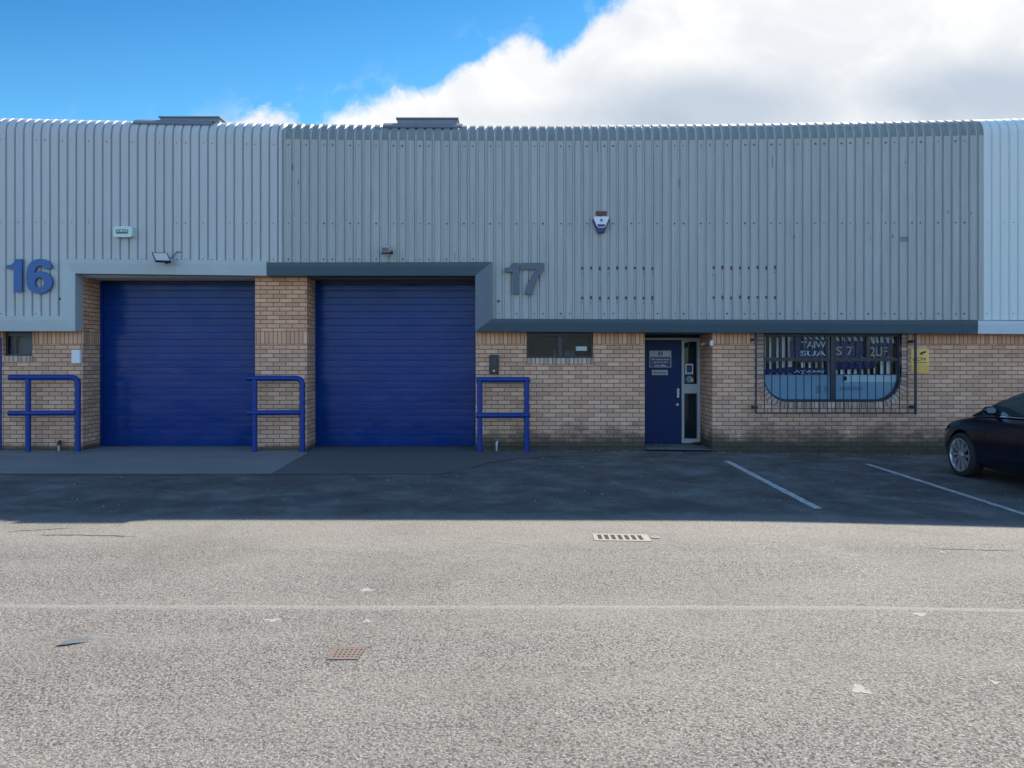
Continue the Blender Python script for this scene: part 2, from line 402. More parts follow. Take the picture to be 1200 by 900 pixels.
# ------------------------------------------------------------------ setting: ground
g = MB(); xs = [-400,-120,-40,-12,-4,0] + [1.5+.5*k for k in range(13)] + [9,12,40,120,400]
ys = [-400,-60,-14,-6,0,3,60,400]
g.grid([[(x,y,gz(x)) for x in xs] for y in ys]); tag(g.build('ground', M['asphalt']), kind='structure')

def sheet(name, poly, mat, dz, jit=.0, sub=.25):
    pts = []
    for i in range(len(poly)):
        a, b = Vector(poly[i]), Vector(poly[(i+1) % len(poly)]); n = max(1, int((b-a).length/sub))
        for k in range(n):
            p = a.lerp(b, k/n); pts.append((p.x+random.uniform(-jit,jit), p.y+random.uniform(-jit,jit)))
    m = MB(); tri = tessellate_polygon([[Vector((x,y,0)) for x,y in pts]])
    for t in tri: m.face([(pts[i][0], pts[i][1], gz(pts[i][0])+dz) for i in t])
    o = m.build(name, mat); return tag(o, kind='structure')
def G(px, py):
    dpt = F*H/(py-CY); return ((px-600)*dpt/F, dpt-D)
xa, ya = G(361,531); xb, yb = G(318,556)
sheet('concrete_apron', [(-15,.75),(-3.70,.75),(-3.70,.02),(xa,ya),(xb,yb),(-9.5,yb+.02),(-15,yb)], M['conc'], .008, .006)
xc, yc = G(655,541)
ap = [(-3.69,.75),(-.66,.75),(-.66,-.1),(1.0,-.25),(1.15,-.8)] + [(1.15-1.9*math.sin(a)*.95+.0, -.8-1.75*(1-math.cos(a))) for a in (R(20*k) for k in range(1,5))]
ap += [(-1.0,yb+.0),(xb+.01,yb),(xa+.01,ya)]
sheet('concrete_apron', ap, M['conc2'], .006, .008)
sheet('doorstep', [(2.36,-.06),(3.55,-.06),(3.55,.98),(2.36,.98)], M['conc'], .03)

def line(x0,y0,x1,y1,w):
    m = MB(); n = 60; rows = [[],[]]
    for k in range(n+1):
        t = k/n; x = x0+(x1-x0)*t; y = y0+(y1-y0)*t
        rows[0].append((x-w/2+random.uniform(-.006,.006), y, gz(x)+.004)); rows[1].append((x+w/2+random.uniform(-.006,.006), y, gz(x)+.004))
    m.grid(rows); return tag(m.build('parking_line', M['line']), kind='structure')
line(3.44,-1.25,3.33,-5.1,.095); line(5.66,-1.32,5.50,-5.25,.085); line(7.95,-1.35,7.8,-5.25,.085)
# raised resurfacing seam across the road
m = MB(); rows = [[],[],[],[]]
for k in range(121):
    x = -15+30*k/120; y = -8.38-.012*x+.02*math.sin(x*.7)+random.uniform(-.006,.006)
    for r, (dy, dz) in enumerate(((-.04,.0002),(-.012,.003),(.012,.003),(.035,.0002))): rows[r].append((x, y+dy+random.uniform(-.003,.003), gz(x)+dz))
m.grid(rows); tag(m.build('road_seam', seam_material()), kind='structure')

# hairline cracks with dark filler, and pale silt along the apron edges
def crack(p0, p1, w, mat, amp=.03, name='crack'):
    m = MB(); n = 50; A, B_ = Vector(G(*p0)), Vector(G(*p1)); rows = [[],[]]; dy = 0
    for k in range(n+1):
        p = A.lerp(B_, k/n); dy += random.uniform(-amp,amp)*.35; dy *= .9; ww = w*random.uniform(.15,1)*min(1, 4*k/n, 4*(n-k)/n)+.001
        rows[0].append((p.x, p.y+dy-ww/2, gz(p.x)+.003)); rows[1].append((p.x, p.y+dy+ww/2, gz(p.x)+.003))
    m.grid(rows); return tag(m.build(name, mat), kind='structure')
ck = simple('crack_filler', (.07,.068,.064), .95, var=.4, vs=30); si = simple('silt', (.17,.17,.165), .95, var=.5, vs=12)
crack((40,627),(165,629),.05,ck); crack((0,624),(90,619),.03,ck); crack((1085,640),(1199,641),.03,ck); crack((560,635),(640,641),.02,simple('fines', (.27,.26,.24), .95),.05)
crack((0,557),(330,557.5),.05,ck,.02); crack((385,557.5),(600,557),.05,si,.02); crack((600,557),(665,545),.03,si,.02); crack((90,560),(230,563),.05,ck); crack((120,572),(300,566),.04,ck)

# ------------------------------------------------------------------ walls
def wall(mb, x0, x1, z0, z1, holes=(), y=0.0, m=0):
    loops = [[(x0,z0),(x1,z0),(x1,z1),(x0,z1)]]+[list(h) for h in holes]
    flat = [p for l in loops for p in l]
    for t in tessellate_polygon([[Vector((a,b,0)) for a,b in l] for l in loops]):
        mb.face([(flat[i][0], y, flat[i][1]) for i in t], m, [flat[i] for i in t])
def reveal(mb, x, y0, y1, z0, z1, m=0):   # side of an opening
    mb.face([(x,y0,z0),(x,y1,z0),(x,y1,z1),(x,y0,z1)], m, [(x+y0,z0),(x+y1,z0),(x+y1,z1),(x+y0,z1)])
def hole_reveal(mb, loop, y0, y1, m=0):
    for i in range(len(loop)):
        p, q = loop[i], loop[(i+1) % len(loop)]
        mb.face([(p[0],y0,p[1]),(q[0],y0,q[1]),(q[0],y1,q[1]),(p[0],y1,p[1])], m, [(p[0],p[1]),(q[0],q[1]),(q[0]+.0,q[1]+.02),(p[0],p[1]+.02)])

XL, XR = -15.0, 15.0
a16, b16 = PX(97), PX(299); a17, b17 = PX(359.7), PX(557.5); dl, dr = PX(755.5), PX(835)
x18 = PX(1144.5); ZT = 2.6; ZTO = 3.32; DY = .60
w17 = (PX(617), PX(695), PZ(419.5), 2.2); w16 = (PX(3.5), PX(38), PZ(417), 2.2)
wx0, wx1, wz0, wz1, wr = PX(894.5), PX(1056.5), PZ(471), 2.25, .44
def big_loop(d=0, top=None, n=14):
    x0, x1, z0 = wx0+d, wx1-d, wz0+d; z1 = (wz1 if top is None else top); r = wr-d
    p = [(x0+r-r*math.cos(R(90*k/n)), z0+r-r*math.sin(R(90*k/n))) for k in range(n+1)]
    q = [(x1-r+r*math.sin(R(90*k/n)), z0+r-r*math.cos(R(90*k/n))) for k in range(n+1)]
    return p+q+[(x1,z1),(x0,z1)]
rect = lambda a,b,c,d: [(a,c),(b,c),(b,d),(a,d)]

u16 = thing('industrial_unit', 'pale grey clad industrial unit numbered 16 with blue shutter, left end of the row', 'industrial unit', (-9.5,0,0), 'industrial units in one terrace')
u17 = thing('industrial_unit', 'wide weathered grey industrial unit numbered 17 with slate blue trim in the middle', 'industrial unit', (2,0,0), 'industrial units in one terrace')
u18 = thing('industrial_unit', 'light blue grey clad industrial unit behind the parked car at the right edge', 'industrial unit', (11.5,0,0), 'industrial units in one terrace')

b = MB()
dx16a, dx16b = PX(-52), PX(2)
wall(b, XL, dx16a, -.25, ZT); wall(b, dx16b, a16, -.25, ZT, [rect(*w16)]); wall(b, dx16a, dx16b, 2.0, ZT)
hole_reveal(b, rect(*w16), 0, .14); reveal(b, a16, 0, DY+.1, -.25, ZTO); reveal(b, dx16a, 0, .2, -.25, 2.1); reveal(b, dx16b, 0, .2, -.25, 2.1)
b.build('brick_wall', M['brick'], u16)
b = MB()
wall(b, b16, a17, -.25, ZTO); reveal(b, b16, 0, DY+.1, -.25, ZTO); reveal(b, a17, 0, DY+.1, -.25, ZTO)
b.build('brick_pier', M['brick'], u17)
b = MB()
wall(b, b17, dl, -.25, ZT, [rect(*w17)]); hole_reveal(b, rect(*w17), 0, .14); reveal(b, b17, 0, DY+.1, -.25, ZTO)
reveal(b, dl, 0, 1.0, -.25, 2.2); reveal(b, dr, 0, 1.0, -.25, 2.2)
wall(b, dr, x18, -.25, ZT, [big_loop()]); hole_reveal(b, big_loop(), 0, .14)
b.build('brick_wall', M['brick'], u17)
b = MB(); wall(b, x18, XR, -.25, ZT); b.build('brick_wall', M['brick'], u18)

# ------------------------------------------------------------------ corrugated cladding curving into the roof
PITCH = .1532
def sag(x): return .125*(min(1, abs(x-.2)/9.0))**1.8
ZC, RC = 5.445, .34
def profile_y(s):        # s = metres up the sheet from z=0 ; returns (dy, z, ny, nz) with outward normal
    if s <= ZC: return (0, s, -1, 0)
    a = (s-ZC)/RC; am = R(83)
    if a <= am: return (RC*(1-math.cos(a)), ZC+RC*math.sin(a), -math.cos(a), math.sin(a))
    e = s-ZC-RC*am
    return (RC*(1-math.cos(am))+e*math.sin(am), ZC+RC*math.sin(am)+e*math.cos(am), -math.cos(am), math.sin(am))
def cladding(mb, x0, x1, zb, crown=.097, web=.014, depth=.034, phase=0, sbend=True, mats=(0,0,0)):
    """outer face of crowns at Y=-.20"""
    xs = []; k0 = math.floor((x0-phase)/PITCH)-1; x = phase+k0*PITCH
    while x < x1+PITCH:
        for dx, dp in ((0,0),(crown,0),(crown+web,depth),(PITCH-web,depth)): xs.append((x+dx, dp))
        x += PITCH
    xs = [p for p in xs if x0 < p[0] < x1]; xs = [(x0, xs[0][1])]+xs+[(x1, xs[-1][1])]
    am = R(83)
    ss = [zb, (zb+ZC)/2, ZC-.10, ZC-.02] + [ZC+RC*am*k/10 for k in range(0,11)] + [ZC+RC*am+v for v in (.3,1.5,4.5,9.0)]
    rows = []
    for s in ss:
        dy, z, ny, nz = profile_y(s); r = []
        for x, dp in xs:
            zz = z + sag(x)*sstep((s-3.4)/2.0)
            r.append((x, -.20+dy-ny*dp, zz-nz*dp))
        rows.append(r)
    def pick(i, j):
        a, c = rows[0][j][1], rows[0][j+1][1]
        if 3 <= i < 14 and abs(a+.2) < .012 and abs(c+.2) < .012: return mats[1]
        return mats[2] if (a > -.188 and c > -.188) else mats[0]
    mb.grid(rows, pick)
def screws(mb, x0, x1, zrow, phase, skip=(1,0,1,1,0,1,1,0), m=2, jit=0, crown=.103, prob=1.0, r=.014):
    k = math.floor((x0-phase)/PITCH)+1
    while phase+k*PITCH+crown < x1:
        if skip[k % len(skip)] and random.random() < prob:
            x = phase+k*PITCH+crown*.5+random.uniform(-.006,.006); z = zrow+random.uniform(-jit,jit)+sag(x)*sstep((zrow-3.4)/2)
            rr = r*random.uniform(.7,1.25)
            mb.prism([(x+rr*math.cos(a), z+rr*math.sin(a)) for a in (R(60*q) for q in range(6))], FRONT, -.206, -.199, m)
        k += 1
xj = PX(328.5, -.2); CB1, CB2 = 3.26, 2.30
ph17 = PX(849, -.2)+.0                       # crown starts here
b = MB()
cladding(b, XL, PX(74,-.2), CB2, crown=.118, phase=PX(18.5,-.2)); cladding(b, PX(74,-.2), xj, CB1, crown=.118, phase=PX(18.5,-.2))
for z in (5.33, 3.98): screws(b, XL, xj, z, PX(18.5,-.2), m=1, prob=.8, r=.009)
screws(b, PX(74), xj, 3.36, PX(18.5,-.2), m=1, r=.009, prob=.8); screws(b, XL, PX(70), 2.41, PX(18.5,-.2), m=1, r=.009)
hx = PX(70.5,-.2); hz = PZ(350,-.2)
b.prism([(hx+.022*math.cos(R(30*k)), hz+.022*math.sin(R(30*k))) for k in range(12)], FRONT, -.208, -.199, 2)
b.build('cladding', [M['clad16'], M['screw'], M['black']], u16, weld=True)
b = MB()
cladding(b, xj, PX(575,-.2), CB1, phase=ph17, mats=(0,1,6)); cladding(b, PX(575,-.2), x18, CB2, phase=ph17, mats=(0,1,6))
screws(b, xj, x18, 5.33, ph17); screws(b, xj, x18, 3.98, ph17); screws(b, xj, PX(560), 3.36, ph17); screws(b, PX(580), x18, 2.41, ph17)
hx = PX(584,-.2); hz = PZ(353,-.2)
b.prism([(hx+.024*math.cos(R(30*k)), hz+.024*math.sin(R(30*k))) for k in range(12)], FRONT, -.208, -.199, 2)
# residue of removed sign fixings in the troughs
def residue(px0, n, py, strength):
    k = round((PX(px0,-.2)-ph17-(.103+PITCH)/2)/PITCH)
    for q in range(n):
        x = ph17+(k+q)*PITCH+(.097+PITCH)/2; z = PZ(py,-.2)+random.uniform(-.008,.008)
        if random.random() > strength: continue
        w, h = random.uniform(.014,.027), random.uniform(.022,.036)
        poly = [(x+w*math.cos(a)*random.uniform(.7,1.2), z+h*math.sin(a)*random.uniform(.7,1.2)) for a in (R(40*t) for t in range(9))]
        b.prism(poly, FRONT, -.176, -.1665, random.choice((3,3,4)))
        if random.random() < .45:
            b.prism([(x+random.uniform(-.02,.02)+.006*math.cos(R(60*t)), z-.09+.009*math.sin(R(60*t))) for t in range(6)], FRONT, -.171, -.1665, 2)
residue(679, 9, 314, 1); residue(679, 9, 349, 1); residue(841, 8, 313.5, 1); residue(841, 8, 348.5, .95)
for px, py, w, h in ((343,196,.010,.09),(350,214,.009,.07),(1046,277,.012,.05),(1020,280,.006,.06),(1111,248,.007,.05),(1061,190,.006,.05),(835,322,.012,.02),(1138,250,.012,.03),(533,300,.007,.12),(905,190,.006,.2),(931,277,.012,.05),(700,172,.006,.2),(796,214,.005,.16)):
    x, z = PX(px,-.2), PZ(py,-.2); b.box(x-w/2, x+w/2, -.2045, -.1995, z-h/2, z+h/2, 2)
x, z = PX(1059,-.2), PZ(280,-.2); b.prism(rect(x-.055,x+.055,z-.04,z+.04), FRONT, -.212, -.199, 5, [rect(x-.035,x-.004,z-.025,z+.025), rect(x+.004,x+.035,z-.025,z+.025)])
b.build('cladding', [M['clad17'], M['clad17d'], M['screw'], M['red'], M['rust'], M['flash'], M['clad17t']], u17)
b = MB()
cladding(b, x18, XR, CB2, crown=.113, depth=.022, phase=x18+.004)
for z in (5.33, 3.98, 2.41): screws(b, x18, XR, z, x18+.004, m=1, r=.008, prob=.6)
b.build('cladding', [M['clad18'], M['screw']], u18)
for px, mm, u in ((328.5,'clad16',u16),):      # joint flashings between units
    xx = PX(px,-.2); q = MB(); rows = []
    for s in [CB1 if u is u16 else CB2, 4.2, ZC]+[ZC+RC*R(83)*k/8 for k in range(1,9)]+[ZC+RC*R(83)+.4]:
        dy, z, ny, nz = profile_y(s); zz = z+sag(xx)*sstep((s-3.4)/2)
        rows.append([(xx-.03,-.2+dy+ny*.002,zz+nz*.002),(xx-.026,-.2+dy+ny*.014,zz+nz*.014),(xx+.026,-.2+dy+ny*.014,zz+nz*.014),(xx+.03,-.2+dy+ny*.002,zz+nz*.002)])
    q.grid(rows, 0).build('joint_strip', M[mm], u)

# rear body of each unit: end walls, rear wall and back slope (closes the building)
for u, x0, x1 in ((u16,XL,xj),(u17,xj,x18),(u18,x18,XR)):
    dy, zr, _, _ = profile_y(ZC+RC*R(83)+9.0); yr = -.2+dy; zr += .0
    q = MB(); zr2 = zr-.05
    q.face([(x0,yr,zr2),(x1,yr,zr2),(x1,yr*2,5.5),(x0,yr*2,5.5)]); q.face([(x0,yr*2,-.2),(x1,yr*2,-.2),(x1,yr*2,5.5),(x0,yr*2,5.5)])
    for x in (x0, x1):
        e = .004 if x == x0 else -.004
        q.face([(x+e,1.05,-.2),(x+e,yr*2,-.2),(x+e,yr*2,5.45),(x+e,yr,zr2-.05),(x+e,1.05,5.75),(x+e,1.05,-.2)][:5])
    q.build('rear_body', M['soffit'], u)
    # front lining between brick and sheet
    q = MB()
    for xa_, xb_, zb_ in ((x0,x1,3.4),):
        q.face([(xa_,-.08,zb_),(xb_,-.08,zb_),(xb_,-.08,5.5),(xa_,-.08,5.5)]); q.face([(xa_,-.08,5.5),(xb_,-.08,5.5),(xb_,1.05,5.74),(xa_,1.05,5.74)])
    q.build('wall_lining', M['soffit'], u)

# ------------------------------------------------------------------ fascia trims (mitred sweep)
def trim(path_outer, path_inner, mats, parent, yo=-.262, yi=-.232, back=0.0, name='fascia_trim'):
    q = MB(); n = len(path_outer)
    O = [(PX(x,yo), PZ(y,yo)) for x,y in path_outer]; I = [(PX(x,yi), PZ(y,yi)) for x,y in path_inner]
    for i in range(n-1):
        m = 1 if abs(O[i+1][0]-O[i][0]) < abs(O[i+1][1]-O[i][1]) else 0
        o0,o1,i0,i1 = O[i],O[i+1],I[i],I[i+1]
        L = lambda a,b,t: (a[0]+(b[0]-a[0])*t, a[1]+(b[1]-a[1])*t)
        m0, m1 = L(o0,i0,.30), L(o1,i1,.30)
        P3 = lambda p,y: (p[0],y,p[1])
        q.face([P3(o0,-.165),P3(o1,-.165),P3(o1,yo),P3(o0,yo)], m)
        q.face([P3(o0,yo),P3(o1,yo),P3(m1,yo+.004),P3(m0,yo+.004)], m)
        q.face([P3(m0,yo+.004),P3(m1,yo+.004),P3(i1,yi),P3(i0,yi)], m)
        q.face([P3(i0,yi),P3(i1,yi),P3(i1,back),P3(i0,back)], m)
    for p, r in ((O[0],I[0]),(O[-1],I[-1])):
        q.face([(p[0],-.165,p[1]),(p[0],yo,p[1]),(r[0],yi,r[1]),(r[0],back,r[1])], 0)
    return q.build(name, mats, parent)
trim([(-480,370),(71.5,370.5),(71.5,303.5),(312.5,305.5)], [(-480,388),(88,388),(88,320.5),(312.5,323)], [M['trim16'],M['trim16']], u16, back=.0)
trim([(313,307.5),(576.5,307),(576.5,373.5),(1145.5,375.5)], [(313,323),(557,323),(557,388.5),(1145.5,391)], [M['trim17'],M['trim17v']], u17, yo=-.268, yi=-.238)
trim([(1146,375.5),(1620,378)], [(1146,391),(1620,394)], [M['trim18'],M['trim18']], u18)
# soffits and lintels over the shutters and the entrance
for u, xa_, xb_, mm in ((u16,a16,b16,'frame_grey'),(u17,a17,b17,'soffit')):
    q = MB(); zs = PZ(323,-.235)+.0
    q.box(xa_+.002, xb_-.002, -.02, DY+.12, zs+.004, zs+.05)
    for k in range(5): q.box(xa_+.004, xb_-.004, .03+k*.11, .05+k*.11, zs-.008, zs+.002)
    q.build('soffit', M[mm] if u is u16 else M['soffit'], u)
    q = MB(); q.box(xa_+.002, xb_-.002, DY+.03, DY+.08, 2.9, zs+.004); q.build('lintel', M['frame_dark'], u)
q = MB(); q.box(dl+.002, dr-.002, .002, 1.02, 2.075, 2.12); q.build('soffit', M['soffit'], u17)

# ------------------------------------------------------------------ roller shutters
for u, x0, x1 in ((u16,a16+.004,b16-.004),(u17,a17+.004,b17-.004)):
    q = MB()
    Hs = .1285; ztop = 3.0; xs = [x0+(x1-x0)*k/16 for k in range(17)]; sd = 0 if u is u16 else 5
    for i in range(60):
        z0 = .06+i*Hs
        if z0 > ztop: break
        jit = random.uniform(-.003,.003)
        q.grid([[(x, DY+dy+jit+.004*math.sin(x*2.1+i*.23+sd)+.002*math.sin(i*1.9+x*5), z0+dz) for x in xs]
                for dz, dy in ((0,0),(.0008,-.0078),(.004,-.0088),(.064,-.0082),(.119,-.0070),(.1225,-.0058),(.124,-.0004),(Hs,0))])
    s = q.build('roller_door', M['shutter'], u); s['_w'] = u['_w']
    r = MB(); r.box(x0, x1, DY-.03, DY+.02, .012, .062); r.build('bottom_rail', M['shutter'], s)
    for x in (x0, x1-.05):
        r = MB(); r.box(x+.001, x+.049, DY-.055, DY-.025, .016, ztop+.05); r.build('guide_rail', M['shutter'], s)

# ------------------------------------------------------------------ small windows
def small_window(u, x0, x1, z0, z1, mull):
    q = MB(); t = .03; y0, y1 = .075, .13
    q.box(x0+.002,x1-.002,y0,y1,z0+.002,z0+t); q.box(x0+.002,x0+t,y0,y1,z0+t,z1); q.box(x1-t,x1-.002,y0,y1,z0+t,z1)
    zt = PZ(392,.1); q.box(x0+t,x1-t,y0,y1,zt-.03,z1)
    for mx in mull: q.box(mx-.035,mx+.035,y0-.006,y1,z0+t,zt-.03)
    w = q.build('window', M['frame_dark'], u, bevel=.004); w['_w'] = u['_w']
    g_ = MB(); g_.face([(x0+t,.1,z0+t),(x1-t,.1,z0+t),(x1-t,.1,zt),(x0+t,.1,zt)]); g_.build('glass', M['glass'], w)
    r = MB(); ya, yb_ = .135, .9                                   # shallow room behind
    r.face([(x0,yb_,z0-.1),(x1,yb_,z0-.1),(x1,yb_,z1),(x0,yb_,z1)]); r.face([(x0,ya,z0-.02),(x1,ya,z0-.02),(x1,yb_,z0-.1),(x0,yb_,z0-.1)])
    r.face([(x0,ya,z0-.02),(x0,yb_,z0-.1),(x0,yb_,z1),(x0,ya,z1)]); r.face([(x1,ya,z0-.02),(x1,yb_,z0-.1),(x1,yb_,z1),(x1,ya,z1)])
    r.face([(x0,ya,z1),(x1,ya,z1),(x1,yb_,z1),(x0,yb_,z1)]); r.build('room', M['interior'], w)
    sl = MB(); n = 1
    sx0, sx1 = x0+.004, x1+.012
    sl.box(sx0, sx1, -.022, .07, z0-.108, z0-.002)
    o = sl.build('window_sill', M['header'], w)
    ul = o.data.uv_layers[0].data
    for p in o.data.polygons:
        for li in p.loop_indices:
            co = o.data.vertices[o.data.loops[li].vertex_index].co; ul[li].uv = (co.x, .1+co.z*.1)
    return w
w = small_window(u17, *w17, [PX(656.5)])
r = MB(); r.box(PX(675,.2),PX(687.5,.2),.17,.3,PZ(411,.2),PZ(406,.2)); r.box(PX(661,.2),PX(673,.2),.17,.3,w17[2]-.01,PZ(411.5,.2),1); r.build('papers', [M['white'],M['interior']], w)
r = MB(); r.box(PX(648,.2),PX(653,.2),.17,.25,w17[2]-.01,PZ(410,.2)); r.build('cup', M['interior'], w, bevel=.01)
w = small_window(u16, *w16, [])
r = MB()
for a,b_,c,d_ in ((6,8,396,414),(8,20,394,396.5),(11.5,13,396,414),(18,20.5,396,414)): r.box(PX(a,.2),PX(b_,.2),.16,.22,PZ(d_,.2),PZ(c,.2))
r.build('inner_frame', M['frame_dark'], w)
r = MB(); r.box(PX(4,.2),PX(38,.2),.24,.26,w16[2],w16[3]); r.build('blind', simple('dim_blind', (.10,.115,.13), .8), w)

# ------------------------------------------------------------------ large rounded window
zt = PZ(392.5,.08)
q = MB(); out_, inn = big_loop(.002, 2.2), big_loop(.045, zt-.03)
q.prism(out_, FRONT, .06, .12, 0, [inn]); W = q.build('window', M['frame_dark'], u17, bevel=.004); W['_w'] = u17['_w']
q = MB(); cxm = PX(975.5,.08); q.box(cxm-.038,cxm+.038,.052,.118,wz0+.04,zt); q.build('mullion', M['frame_dark'], W, bevel=.004)
q = MB(); ztr = PZ(421,.08)
q.box(wx0+.04,cxm-.04,.066,.114,ztr-.03,ztr+.03); q.box(cxm+.04,wx1-.04,.066,.114,ztr-.03,ztr+.03); q.build('transom', M['frame_dark'], W)
q = MB(); xm2 = PX(1016,.08); q.box(xm2-.022,xm2+.022,.067,.113,ztr+.032,zt); q.build('mullion', M['frame_dark'], W)
q = MB(); inn = big_loop(.04, zt)
for t in tessellate_polygon([[Vector((a,c,0)) for a,c in inn]]): q.face([(inn[i][0],.09,inn[i][1]) for i in t])
q.build('glass', M['glass'], W)
# blue panel painted as the lower part of the reflection, behind the glass
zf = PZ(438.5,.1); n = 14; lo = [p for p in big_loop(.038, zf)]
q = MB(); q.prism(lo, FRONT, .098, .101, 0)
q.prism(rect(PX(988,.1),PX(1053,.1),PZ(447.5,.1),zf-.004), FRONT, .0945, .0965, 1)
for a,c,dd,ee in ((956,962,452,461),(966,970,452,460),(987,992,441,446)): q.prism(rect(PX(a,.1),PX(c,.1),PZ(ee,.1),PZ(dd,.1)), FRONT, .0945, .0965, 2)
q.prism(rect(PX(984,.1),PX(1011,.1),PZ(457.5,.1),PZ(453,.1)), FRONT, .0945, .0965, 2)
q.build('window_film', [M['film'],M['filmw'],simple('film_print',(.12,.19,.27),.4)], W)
# pale louvres added as the striped reflection in the upper lights
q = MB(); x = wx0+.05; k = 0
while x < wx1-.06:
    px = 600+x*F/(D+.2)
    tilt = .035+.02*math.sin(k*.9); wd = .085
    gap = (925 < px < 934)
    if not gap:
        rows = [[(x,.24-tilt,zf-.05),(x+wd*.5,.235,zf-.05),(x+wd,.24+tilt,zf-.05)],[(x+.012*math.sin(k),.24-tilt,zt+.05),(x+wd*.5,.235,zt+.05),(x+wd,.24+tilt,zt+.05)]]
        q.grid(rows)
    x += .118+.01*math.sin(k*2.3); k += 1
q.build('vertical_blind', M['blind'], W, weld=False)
# navy lettered boards added to stand for the reflection in the glass
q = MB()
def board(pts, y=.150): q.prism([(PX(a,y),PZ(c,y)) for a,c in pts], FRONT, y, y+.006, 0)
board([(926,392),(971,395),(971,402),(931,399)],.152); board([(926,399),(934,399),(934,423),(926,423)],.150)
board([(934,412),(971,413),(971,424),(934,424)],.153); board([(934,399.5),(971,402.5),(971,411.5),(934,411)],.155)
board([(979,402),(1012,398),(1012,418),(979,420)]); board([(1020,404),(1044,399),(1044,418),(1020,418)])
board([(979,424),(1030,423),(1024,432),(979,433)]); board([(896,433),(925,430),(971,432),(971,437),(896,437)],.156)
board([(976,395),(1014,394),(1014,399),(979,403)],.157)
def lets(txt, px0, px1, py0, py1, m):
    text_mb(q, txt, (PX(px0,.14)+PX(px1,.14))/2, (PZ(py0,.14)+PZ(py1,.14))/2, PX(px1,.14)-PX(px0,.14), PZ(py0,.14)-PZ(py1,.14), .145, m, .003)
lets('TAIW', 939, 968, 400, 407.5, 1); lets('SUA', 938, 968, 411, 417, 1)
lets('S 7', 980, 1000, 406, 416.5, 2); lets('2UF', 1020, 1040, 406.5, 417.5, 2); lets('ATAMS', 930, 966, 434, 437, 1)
for k in range(5):       # slanting pale strips of the painted reflection, above and between the boards
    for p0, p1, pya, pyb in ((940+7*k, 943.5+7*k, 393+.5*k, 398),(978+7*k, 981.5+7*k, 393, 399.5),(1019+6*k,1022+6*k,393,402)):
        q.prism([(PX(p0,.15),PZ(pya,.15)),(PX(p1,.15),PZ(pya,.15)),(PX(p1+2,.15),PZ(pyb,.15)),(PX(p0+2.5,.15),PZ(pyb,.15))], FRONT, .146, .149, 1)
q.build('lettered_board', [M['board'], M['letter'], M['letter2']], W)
q = MB(); q.box(wx0-.1,wx1+.1,.34,.36,wz0-.1,2.3); q.build('room', M['dark'], W)
# brick-on-edge surround following the rounded sill
q = MB(); path = big_loop(0, 2.1); n = len(path)-2; pin = path[:n]; pin = [(wx0,2.1)]+pin+[(wx1,2.1)]
pout = [(wx0-.108,2.1)]+big_loop(-.108, 2.1)[:n]+[(wx1+.108,2.1)]
dense_i, dense_o = [], []
for i in range(len(pin)-1):
    kk = max(1, int((Vector(pin[i+1])-Vector(pin[i])).length/.07))
    for t in range(kk):
        dense_i.append(tuple(Vector(pin[i]).lerp(Vector(pin[i+1]), t/kk))); dense_o.append(tuple(Vector(pout[i]).lerp(Vector(pout[i+1]), t/kk)))
dense_i.append(pin[-1]); dense_o.append(pout[-1]); s_ = 0
for i in range(len(dense_i)-1):
    L_ = (Vector(dense_o[i+1])-Vector(dense_o[i])).length*.5+(Vector(dense_i[i+1])-Vector(dense_i[i])).length*.5
    a0,a1,o0,o1 = dense_i[i],dense_i[i+1],dense_o[i],dense_o[i+1]
    q.face([(a0[0],-.012,a0[1]),(a1[0],-.012,a1[1]),(o1[0],-.012,o1[1]),(o0[0],-.012,o0[1])],0,[(s_,0),(s_+L_,0),(s_+L_,.1),(s_,.1)])
    q.face([(o0[0],-.012,o0[1]),(o1[0],-.012,o1[1]),(o1[0],.0,o1[1]),(o0[0],.0,o0[1])],0,[(s_,0),(s_+L_,0),(s_+L_,.01),(s_,.01)])
    q.face([(a0[0],-.012,a0[1]),(a1[0],-.012,a1[1]),(a1[0],.06,a1[1]),(a0[0],.06,a0[1])],0,[(s_,0),(s_+L_,0),(s_+L_,.05),(s_,.05)])
    s_ += L_
q.build('brick_surround', M['header'], W, weld=False)

# ------------------------------------------------------------------ security grille over it
yG = -.13
gr = thing('window_grille', 'dark blue steel bar grille over the round cornered window', 'grille', (PX(980,yG),yG,PZ(484,yG)))
gx0, gx1, gz0, gz1 = PX(886,yG), PX(1072.5,yG), PZ(484,yG), 2.09
q = MB(); q.box(gx0-.012,gx1+.02,yG-.012,yG+.012,gz0-.012,gz0+.012); q.build('bottom_rail', M['grill'], gr)
q = MB(); q.box(gx0,gx1,yG+.008,yG+.022,PZ(439,yG)-.008,PZ(439,yG)+.008); q.build('cross_rail', M['grill'], gr)
q = MB(); q.tube([(gx0,yG,gz0),(gx0,yG,gz1)], .016, 8); q.build('hinge_post', M['grill'], gr)
q = MB(); q.tube([(gx1,yG-.01,gz0-.02),(gx1,yG-.01,gz1)], .024, 8); q.build('hinge_post', M['grill'], gr)
nb = 19
for k in range(1, nb+1):
    x = gx0+(gx1-gx0)*k/(nb+1)+random.uniform(-.006,.006); q = MB(); lean = random.uniform(-.006,.006)
    q.tube([(x,yG,gz0),(x+lean,yG,gz1)], .0088, 6); q.build('bar', M['grill'], gr)
for x, z in ((gx0,PZ(398,yG)),(gx0,PZ(477,yG)),(gx1,PZ(400,yG)),(gx1,PZ(477,yG))):
    q = MB(); q.box(x-.05,x+.03,yG-.01,0,z-.022,z+.022); q.build('wall_bracket', M['grill'], gr, bevel=.004)

